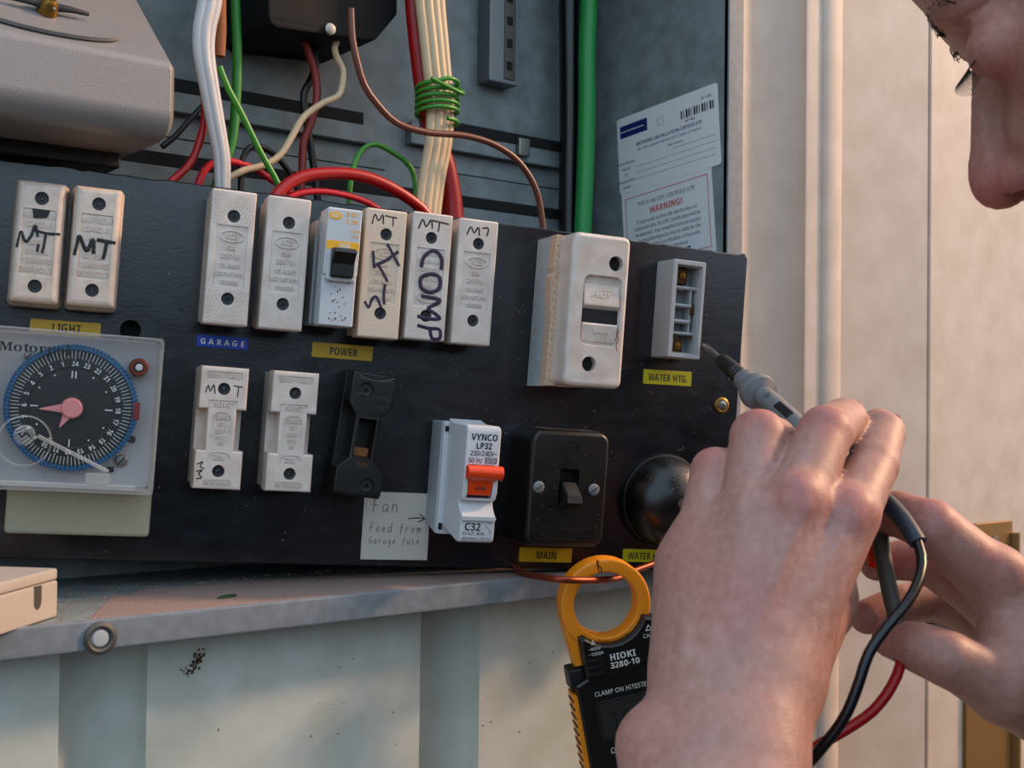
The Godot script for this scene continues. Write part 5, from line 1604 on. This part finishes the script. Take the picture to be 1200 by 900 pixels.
	# the black probe that touches the opened holder
	var tip := Vector3(98.73, 24.51, 49.43)
	var tail := Vector3(29.07, -51.77, 221.64)
	var l := tip.distance_to(tail)
	o = thing("test_probe", "grey test probe with a metal tip and black lead, held against the opened fuse holder", "test probe", Transform3D())
	part(o, "metal_tip", spun(tip, tail, [[0.6, 0.0], [1.3, 0.012], [1.7, 0.03], [1.7, 0.09], [1.5, 0.092], [1.5, 0.1], [1.8, 0.102], [1.8, 0.14]], 14), mats["steel"])
	part(o, "insulated_tip", spun(tip, tail, [[0.0, 0.128], [3.2, 0.13], [4.0, 0.14], [4.6, 0.22], [4.0, 0.225], [5.0, 0.235], [4.2, 0.24], [5.0, 0.25], [4.2, 0.255], [5.1, 0.28]]), mats["dark grey plastic"])
	part(o, "finger_guard", spun(tip, tail, [[4.6, 0.265], [6.2, 0.28], [6.4, 0.33], [9.2, 0.345], [9.8, 0.36], [9.2, 0.378], [5.4, 0.39]], 24), mats["probe grey"])
	part(o, "handle", spun(tip, tail, [[5.2, 0.385], [5.6, 0.45], [5.2, 0.56], [4.6, 0.72], [4.0, 0.9], [3.6, 0.965], [0.0, 0.97]]), mats["probe grey"])
	var way := (tail - tip).normalized()
	var side := (way.cross(Vector3(-0.6127, -0.0185, 0.7901))).normalized()
	var face := side.cross(way).normalized()
	if face.dot(Vector3(-0.6127, -0.0185, 0.7901)) < 0.0:
		face = -face
	part(o, "grip_pad", rbox(Vector3(4.4, 15.0, 1.4), 0.7).turn(Transform3D(Basis(side, way, side.cross(way)), tip + way * l * 0.53 + face * 5.0)), mats["black rubber"])
	part(o, "warning_mark", scribble([[[-1.6, -1.4], [1.6, -1.4], [0.0, 1.6], [-1.6, -1.4]], [[0.0, 0.6], [0.0, -0.7]]], 0.16, 0.0).turn(Transform3D(Basis(side, way, side.cross(way)), tip + way * l * 0.445 + face * 5.65)), mats["dark grey plastic"])
	var bend := [tail - way * 12.0, tail, Vector3(23.51, -57.37, 232.39), Vector3(21.02, -65.14, 240.4)]
	part(o, "strain_sleeve", wire(bend, 3.9, 14, 3.6), mats["sleeve blue"], Transform3D(), 50.0)
	part(o, "lead", wire([Vector3(21.05, -63.2, 239.2), Vector3(16.9, -69.87, 244.69), Vector3(9.45, -76.9, 248.87), Vector3(-1.06, -85.32, 250.64), Vector3(-12.26, -93.82, 249.36), Vector3(-21.07, -103.42, 247.36), Vector3(-26.26, -117.08, 245.54), Vector3(-30.54, -129.25, 241.94), Vector3(-37.03, -146.52, 231.44), Vector3(-31.03, -168.42, 210.27), Vector3(-7.06, -209.42, 164.61), Vector3(26.83, -261.54, 101.07), Vector3(50.66, -262.96, 61.3)], 2.15, 12), mats["navy lead"], Transform3D(), 50.0)
	o = thing("test_probe", "second test probe with a grey-brown sleeve and red lead, held in the right hand", "test probe", Transform3D())
	part(o, "metal_tip", spun(Vector3(85.48, -37.19, 154.35), Vector3(72.22, -42.18, 173.06), [[0.5, 0.0], [1.2, 0.05], [1.2, 1.0]], 12), mats["brass"])
	part(o, "handle", spun(Vector3(72.22, -42.18, 173.06), Vector3(49.52, -59.32, 201.88), [[2.8, 0.0], [3.4, 0.1], [5.6, 0.3], [5.6, 0.36], [4.2, 0.4], [4.2, 1.0]]), mats["probe grey"])
	part(o, "red_collar", spun(Vector3(49.68, -69.25, 200.51), Vector3(45.37, -79.8, 204.51), [[4.0, 0.0], [4.5, 0.3], [4.5, 0.8], [4.0, 1.0]]), mats["orange toggle"])
	part(o, "strain_sleeve", wire([Vector3(45.45, -56.73, 203.85), Vector3(38.64, -70.54, 210.9), Vector3(32.97, -87.36, 218.77), Vector3(28.86, -100.3, 225.4), Vector3(25.32, -113.91, 229.93)], 3.7, 14, 3.3), mats["sleeve grey"], Transform3D(), 50.0)
	part(o, "lead", wire([Vector3(26.73, -111.52, 228.55), Vector3(23.35, -116.29, 230.88), Vector3(15.3, -124, 232.05), Vector3(4.37, -132.22, 230.98), Vector3(-9.1, -138.21, 227.98), Vector3(-21.52, -143.93, 223.28), Vector3(-29.26, -151.37, 217.1), Vector3(-27.17, -171.8, 200.52), Vector3(-2.51, -209.47, 155.48), Vector3(35.68, -259.32, 95.33), Vector3(55.68, -264.5, 60.1)], 2.2, 12), mats["red cable"], Transform3D(), 50.0)


# ---- the man at the board

# bones are [from, radius, to, radius, softness]
func limb(bones: Array, cell: float, pad := 26.0) -> Field:
	var lo := Vector3.ONE * 1e9
	var hi := -lo
	for b in bones:
		for k in [0, 2]:
			lo = lo.min(b[k] - Vector3.ONE * b[k + 1])
			hi = hi.max(b[k] + Vector3.ONE * b[k + 1])
	pad = minf(pad, cell * 3.0 + 4.0)
	var f := Field.new(lo - Vector3.ONE * pad, hi + Vector3.ONE * pad, cell)
	for b in bones:
		f.cap(b[0], b[2], b[1], b[3], b[4])
	return f


# a finger as a chain of joints: [point, radius, point, radius, ...]
func finger(into: Array, chain: Array, k := 1.6) -> void:
	for i in range(0, chain.size() - 2, 2):
		into.append([chain[i], chain[i + 1], chain[i + 2], chain[i + 3], k])


func make_person() -> void:
	var base := Vector3(262.43, -1498.33, 457.31)
	base.y = -1500.0
	var o := thing("person", "man leaning in from the right, face in profile, both hands holding test probes", "person", Transform3D(Basis(), base * MM))
	var back := Transform3D(Basis(), -base * MM)
	var skin_tone := Color(0.43, 0.245, 0.20)
	var flush := Color(0.46, 0.165, 0.15)
	var pale := Color(0.47, 0.28, 0.26)
	var body := Flesh.new()
	# left hand, its back towards us
	var b := []
	b.append([Vector3(-109.48, -158.79, 231.93), 24.0, Vector3(-87.17, -134.93, 220.67), 20.5, 22.0])
	b.append([Vector3(-93.66, -158.12, 250.53), 23.0, Vector3(-74.27, -131.71, 233.28), 20.0, 22.0])
	b.append([Vector3(-87.17, -134.93, 220.67), 20.5, Vector3(-78.08, -113.22, 213.04), 13.5, 10.0])
	b.append([Vector3(-74.27, -131.71, 233.28), 20.0, Vector3(-61.35, -112.01, 231.11), 16.5, 14.0])
	b.append([Vector3(-77.35, -113.69, 211.07), 13.5, Vector3(-54.22, -60.32, 194.82), 11.5, 10.0])
	b.append([Vector3(-75.39, -111.13, 217.71), 15.0, Vector3(-45.97, -52.79, 210.25), 12.0, 10.0])
	b.append([Vector3(-69.51, -110.57, 224.82), 15.0, Vector3(-34.91, -47.64, 224.01), 12.5, 10.0])
	b.append([Vector3(-59.04, -112.46, 230.36), 15.0, Vector3(-12.58, -52.69, 231.09), 12.8, 10.0])
	b.append([Vector3(-55.93, -107.41, 207.57), 18.0, Vector3(-15.29, -67.55, 207.12), 17.0, 12.0])
	b.append([Vector3(-68.67, -108.34, 202.74), 14.5, Vector3(-55.76, -75.36, 188.2), 14.0, 12.0])
	b.append([Vector3(-45.49, -115.62, 223.07), 17.0, Vector3(0.48, -91.17, 208.67), 14.0, 18.0])
	b.append([Vector3(0.48, -91.17, 208.67), 13.5, Vector3(34.65, -61.05, 190.31), 10.0, 6.0])
	b.append([Vector3(34.65, -61.05, 190.31), 10.0, Vector3(57.65, -38.42, 160.58), 8.5, 4.0])
	finger(b, [Vector3(-12.58, -52.69, 231.09), 12.2, Vector3(16.26, -34.71, 222.23), 10.2, Vector3(36.21, -22.05, 212.69), 9.4, Vector3(60.68, -19.55, 193.75), 8.4])
	finger(b, [Vector3(-34.91, -47.64, 224.01), 12.4, Vector3(-7.77, -21.4, 216.56), 10.8, Vector3(19.77, -17.08, 205.12), 9.8, Vector3(50.33, -19.78, 181.92), 8.6])
	finger(b, [Vector3(-45.97, -52.79, 210.25), 11.8, Vector3(-28.95, -23.78, 200.09), 11.4, Vector3(-3.86, -25.42, 186.6), 9.8, Vector3(35.12, -31.05, 166.06), 8.4])
	finger(b, [Vector3(-54.22, -60.32, 194.82), 10.8, Vector3(-41.04, -37.86, 187.85), 9.8, Vector3(-17.49, -41.73, 173.11), 8.6, Vector3(12.33, -49.14, 158.09), 7.6])
	var f := limb(b, 1.5)
	# tendons, veins and knuckles under the skin
	for t in [[Vector3(-44.21, -50.54, 231.92), Vector3(-76.23, -102.11, 233.09)], [Vector3(-22.81, -54.9, 238.29), Vector3(-68.99, -105.38, 236.73)], [Vector3(-54.37, -56.02, 217.58), Vector3(-80, -102.61, 227.62)]]:
		f.cap(t[0], t[1], 3.0, 1.9, 5.0)
	f.cap(Vector3(-32.61, -67.27, 231.66), Vector3(-60.95, -91.18, 235.71), 1.4, 1.4, 6.0)
	f.cap(Vector3(-60.95, -91.18, 235.71), Vector3(-77.19, -106.8, 231.6), 1.4, 1.0, 6.0)
	f.cap(Vector3(-61.54, -68.76, 199.07), Vector3(-87.91, -99.1, 215.88), 1.5, 1.3, 4.0)
	f.ell(Vector3(-40.3, -45.8, 228.74), Vector3(8, 8, 7), 8.0)
	f.ell(Vector3(-18.19, -51.42, 235.63), Vector3(8, 8, 7), 8.0)
	f.ell(Vector3(-50.1, -51.6, 214.67), Vector3(7, 7, 6.5), 8.0)
	f.ell(Vector3(-102.64, -130.33, 213.84), Vector3(11, 11, 11), 9.0)
	var tints := []
	for p in [Vector3(-32.81, -13.11, 202.4), Vector3(-46.94, -27.75, 188.57), Vector3(-45.13, -44.72, 232.61), Vector3(-22.4, -49.7, 238.73), Vector3(-13.37, -15.49, 221.22)]:
		tints.append([p, 17.0, flush, 0.75])
	for p in [Vector3(-105.56, -125.4, 223.09), Vector3(-81.25, -80.15, 224.01), Vector3(-71.95, -76.61, 233.85), Vector3(-71.92, -64.73, 199.97)]:
		tints.append([p, 26.0, flush, 0.35])
	for p in [Vector3(-34.93, -63.55, 235.02), Vector3(-35.27, -39.09, 212.54)]:
		tints.append([p, 22.0, pale, 0.5])
	body.take(f, skin_tone, tints)
	# right hand, pinching the second probe
	b = []
	b.append([Vector3(184.51, -173.49, 303.9), 27.0, Vector3(122.41, -128.1, 264.4), 22.0, 12.0])
	b.append([Vector3(122.41, -128.1, 264.4), 22.0, Vector3(70.62, -84.23, 245.51), 14.0, 12.0])
	b.append([Vector3(135.55, -132.9, 258.02), 22.0, Vector3(90.88, -96.01, 230.57), 13.0, 12.0])
	b.append([Vector3(148.72, -139.74, 251.62), 20.0, Vector3(113.48, -109.71, 219.93), 12.0, 12.0])
	b.append([Vector3(109.79, -142.38, 266.93), 24.0, Vector3(59.3, -125.3, 256.02), 15.0, 12.0])
	b.append([Vector3(87.93, -111.96, 259.55), 22.0, Vector3(71.77, -112.28, 257.14), 18.0, 14.0])
	finger(b, [Vector3(59.3, -125.3, 256.02), 14.6, Vector3(34.26, -112.11, 244.5), 10.6, Vector3(30.09, -109.21, 236.27), 9.6, Vector3(31.07, -107.46, 221.88), 8.6], 4.0)
	finger(b, [Vector3(70.62, -84.23, 245.51), 13.4, Vector3(43.08, -60.49, 232.3), 11.2, Vector3(42.12, -56.34, 216.47), 9.6, Vector3(48.26, -60.3, 198.35), 8.4])
	finger(b, [Vector3(90.88, -96.01, 230.57), 12.4, Vector3(79.13, -80.94, 209.16), 10.2, Vector3(73.73, -80.16, 198.65), 9.0, Vector3(63.92, -81.87, 191.01), 8.2])
	finger(b, [Vector3(113.48, -109.71, 219.93), 11.6, Vector3(101.03, -99.76, 197.85), 9.6, Vector3(82.21, -102.2, 190.8), 8.8, Vector3(63.29, -106.96, 186.13), 8.0])
	finger(b, [Vector3(128.64, -118.02, 215.04), 10.4, Vector3(121.36, -107.12, 193.19), 9.0, Vector3(113.13, -106.29, 181.77), 8.0, Vector3(103.24, -109.4, 176.56), 7.2])
	f = limb(b, 2.0)
	f.ell(Vector3(67.9, -78.63, 248.6), Vector3(9, 9, 9), 7.0)
	tints = []
	for p in [Vector3(41.17, -54.25, 233.5), Vector3(48.26, -60.3, 198.35), Vector3(63.29, -106.96, 186.13), Vector3(31.07, -107.46, 221.88), Vector3(63.96, -73.75, 248.18), Vector3(64.53, -81.86, 191.48)]:
		tints.append([p, 20.0, flush, 0.7])
	body.take(f, skin_tone, tints)
	# head: built upright round its own centre, then bowed over the work
	var fwd := Vector3(-0.3245, -0.4697, -0.8208)
	var up := Vector3(-0.1950, 0.8824, -0.4280)
	fwd = fwd.normalized()
	up = (up - fwd * up.dot(fwd)).normalized()
	var head := Transform3D(Basis(up.cross(fwd), up, fwd), Vector3.ZERO)
	head.origin = (Vector3(44.29, 80.93, 261.87) - head.basis * Vector3(0, -41, 107)) * MM
	f = Field.new(Vector3(-100, -215, -135), Vector3(100, 145, 135), 3.0)
	f.ell(Vector3(0, 35, -15), Vector3(74, 86, 96), 6.0)
	f.ell(Vector3(0, -25, 32), Vector3(57, 76, 60), 20.0)
	f.ell(Vector3(0, 52, 38), Vector3(62, 50, 64), 16.0)
	f.cap(Vector3(-30, 24, 86), Vector3(30, 24, 86), 12.0, 12.0, 12.0)
	f.cap(Vector3(-52, -58, 12), Vector3(-8, -104, 70), 17.0, 15.0, 18.0)
	f.cap(Vector3(52, -58, 12), Vector3(8, -104, 70), 17.0, 15.0, 18.0)
	f.ell(Vector3(0, -105, 76), Vector3(16, 14, 14), 12.0)
	for s in [-1.0, 1.0]:
		f.ell(Vector3(s * 44, -22, 58), Vector3(22, 18, 22), 16.0)
		f.ell(Vector3(s * 33, -2, 98), Vector3(18, 12, 18), 8.0, Basis(), true)
		f.ell(Vector3(s * 32, -3, 82), Vector3(13, 11.5, 13), 8.0)
		f.cap(Vector3(s * 15, -36, 84), Vector3(s * 22, -58, 76), 13.0, 14.0, 12.0)
		f.ell(Vector3(s * 78, -6, -8), Vector3(7, 31, 18), 5.0, Basis(Vector3.UP, s * 0.35))
		f.ell(Vector3(s * 84, -4, -2), Vector3(5, 18, 9), 4.0, Basis(Vector3.UP, s * 0.35), true)
	f.cap(Vector3(0, 4, 87), Vector3(0, -32, 106), 7.5, 8.5, 7.0)
	f.ell(Vector3(0, -41, 107), Vector3(12, 12, 12), 6.0)
	for s in [-1.0, 1.0]:
		f.ell(Vector3(s * 11.5, -45, 97), Vector3(7.5, 8.5, 11), 5.0)
	for s in [-1.0, 1.0]:
		f.ell(Vector3(s * 8.4, -54, 101), Vector3(4.2, 5, 7), 2.0, Basis(), true)
	f.cap(Vector3(-17, -70, 82), Vector3(17, -70, 82), 6.0, 6.0, 8.0)
	f.ell(Vector3(0, -66, 90), Vector3(17, 5.5, 7), 4.0)
	f.ell(Vector3(0, -76, 89), Vector3(15, 6, 7), 4.0)
	f.cap(Vector3(-20, -71, 96), Vector3(20, -71, 96), 1.6, 1.6, 2.5, true)
	f.cap(Vector3(0, -60, -20), Vector3(0, -205, -45), 56.0, 62.0, 24.0)
	tints = []
	for p in [Vector3(0, -42, 116), Vector3(44, -25, 78), Vector3(-44, -25, 78), Vector3(12, -46, 104), Vector3(-12, -46, 104), Vector3(-32, -2, 84), Vector3(32, -2, 84)]:
		tints.append([p, 26.0, flush, 0.6])
	body.take(f, skin_tone, tints, head)
	# arms down to the wrists, and the neck root
	var neck := head * (Vector3(0, -180, -42) * MM) / MM
	var ls := Vector3(1.98, -103.25, 439.91)
	var le := Vector3(-205.42, -306.45, 286.95)
	var rs := Vector3(314.61, -36, 335.87)
	var re := Vector3(305.65, -286.2, 329.39)
	var hip := Vector3(243.84, -598.55, 463.99)
	f = limb([[ls, 50.0, le, 40.0, 20.0], [le, 40.0, Vector3(-94.67, -147.93, 234.8), 25.0, 20.0], [rs, 50.0, re, 40.0, 20.0], [re, 40.0, Vector3(178.08, -168.58, 299.03), 24.0, 20.0], [neck, 52.0, (ls + rs) * 0.5 + Vector3(10, -60, 0), 60.0, 30.0]], 7.0)
	body.take(f, skin_tone)
	var bm := part(o, "body", body.mesh(), mats["skin"], back)
	bm.set_meta("label", "bare skin of face, neck, forearms and hands")
	# clothes
	var cloth := Flesh.new()
	var mid := (ls + rs) * 0.5 + Vector3(15, -40, 0)
	f = limb([[ls, 62.0, ls.lerp(le, 0.62), 56.0, 30.0], [rs, 62.0, rs.lerp(re, 0.62), 56.0, 30.0], [ls.lerp(rs, 0.15), 62.0, ls.lerp(rs, 0.85), 62.0, 40.0], [mid + Vector3(0, -60, 30), 105.0, hip + Vector3(0, 150, 40), 105.0, 40.0], [mid + Vector3(0, -60, -40), 105.0, hip + Vector3(0, 150, -40), 105.0, 40.0]], 12.0)
	cloth.take(f, Color.WHITE)
	part(o, "shirt", cloth.mesh(), mats["navy cloth"], back)
	cloth = Flesh.new()
	var lf := base + Vector3(10, 60, 110)
	var rf := base + Vector3(-10, 60, -110)
	f = limb([[hip + Vector3(0, 110, 60), 108.0, hip + Vector3(0, 0, 70), 105.0, 30.0], [hip + Vector3(0, 110, -60), 108.0, hip + Vector3(0, 0, -70), 105.0, 30.0], [hip + Vector3(0, -20, 75), 96.0, lf + Vector3(-30, 420, -10), 66.0, 30.0], [lf + Vector3(-30, 420, -10), 66.0, lf + Vector3(0, 10, 0), 50.0, 30.0], [hip + Vector3(0, -20, -75), 96.0, rf + Vector3(-30, 420, 10), 66.0, 30.0], [rf + Vector3(-30, 420, 10), 66.0, rf + Vector3(0, 10, 0), 50.0, 30.0]], 14.0)
	cloth.take(f, Color.WHITE)
	part(o, "trousers", cloth.mesh(), mats["trouser cloth"], back)
	for foot in [lf, rf]:
		part(o, "shoe", rbox(Vector3(270, 84, 98), 38.0, foot + Vector3(-70, -18, 0), 4), mats["shoe leather"], back, 60.0)
	# hair, brows, lashes, beard, eyes, nails
	cloth = Flesh.new()
	f = Field.new(Vector3(-95, -80, -130), Vector3(95, 140, 110), 4.0)
	f.ell(Vector3(0, 42, -18), Vector3(82, 90, 102), 6.0)
	f.ell(Vector3(0, -10, 80), Vector3(110, 110, 82), 8.0, Basis(), true)
	f.ell(Vector3(0, -90, 0), Vector3(120, 70, 120), 10.0, Basis(), true)
	cloth.take(f, Color.WHITE, [], head)
	part(o, "hair", cloth.mesh(), mats["hair"], back)
	var hairs := Soup.new()
	for s in [-1.0, 1.0]:
		for k in 70:
			var t := rng.randf()
			var root := Vector3(s * lerpf(12, 46, t), 18.0 + sin(t * PI) * 6.0 + rng.randf_range(-3.0, 3.0), lerpf(97, 84, t * t))
			hairs.add(wire([root, root + Vector3(s * 3.5, 1.0, 2.0), root + Vector3(s * 8.0, rng.randf_range(-2, 3), 2.6)], 0.28, 4, 0.08))
	part(o, "eyebrow", hairs, mats["hair"], back * head).set_meta("kind", "stuff")
	for s in [-1.0, 1.0]:
		hairs = Soup.new()
		for k in 15:
			var t := k / 14.0
			var a := lerpf(-0.75, 0.75, t)
			var root := Vector3(s * 32 + sin(a) * 12.5, -6.0 + cos(a) * 1.5, 82 + cos(a) * 13.2)
			hairs.add(wire([root, root + Vector3(sin(a) * 3, -3.0, 5.0), root + Vector3(sin(a) * 5.5, -5.0, 8.5)], 0.26, 4, 0.1))
		part(o, "eyelashes", hairs, mats["hair"], back * head).set_meta("kind", "stuff")
	hairs = Soup.new()
	for k in 240:
		var x := rng.randf_range(-26, 26)
		var y := rng.randf_range(-66, -59)
		if rng.randf() < 0.45:
			x = rng.randf_range(-30, 30)
			y = rng.randf_range(-116, -92)
		var root := Vector3(x, y, 92.0 - x * x * 0.022 - maxf(0.0, -90.0 - y) * 0.25)
		hairs.add(wire([root, root + Vector3(x * 0.06, -2.5, 1.6), root + Vector3(x * 0.12, -6.5, 1.2)], 0.3, 4, 0.1))
	part(o, "beard_stubble", hairs, mats["hair"], back * head).set_meta("kind", "stuff")
	for n in [[Vector3(42.34, -12.65, 198.68), Vector3(0.5240, 0.3569, 0.5413), Vector3(0.6917, 0.0197, -0.7288)], [Vector3(57.86, -18.14, 206.79), Vector3(0.6435, 0.3087, 0.6329), Vector3(0.6127, 0.0185, -0.7901)]]:
		var z: Vector3 = n[1].normalized()
		var y: Vector3 = (n[2] - z * n[2].dot(z)).normalized()
		part(o, "fingernail", rbox(Vector3(10, 12, 1.6), 0.8, Vector3.ZERO, 2).turn(Transform3D(Basis(y.cross(z), y, z), n[0] - z * 0.6)), mats["nail"], back, 60.0)
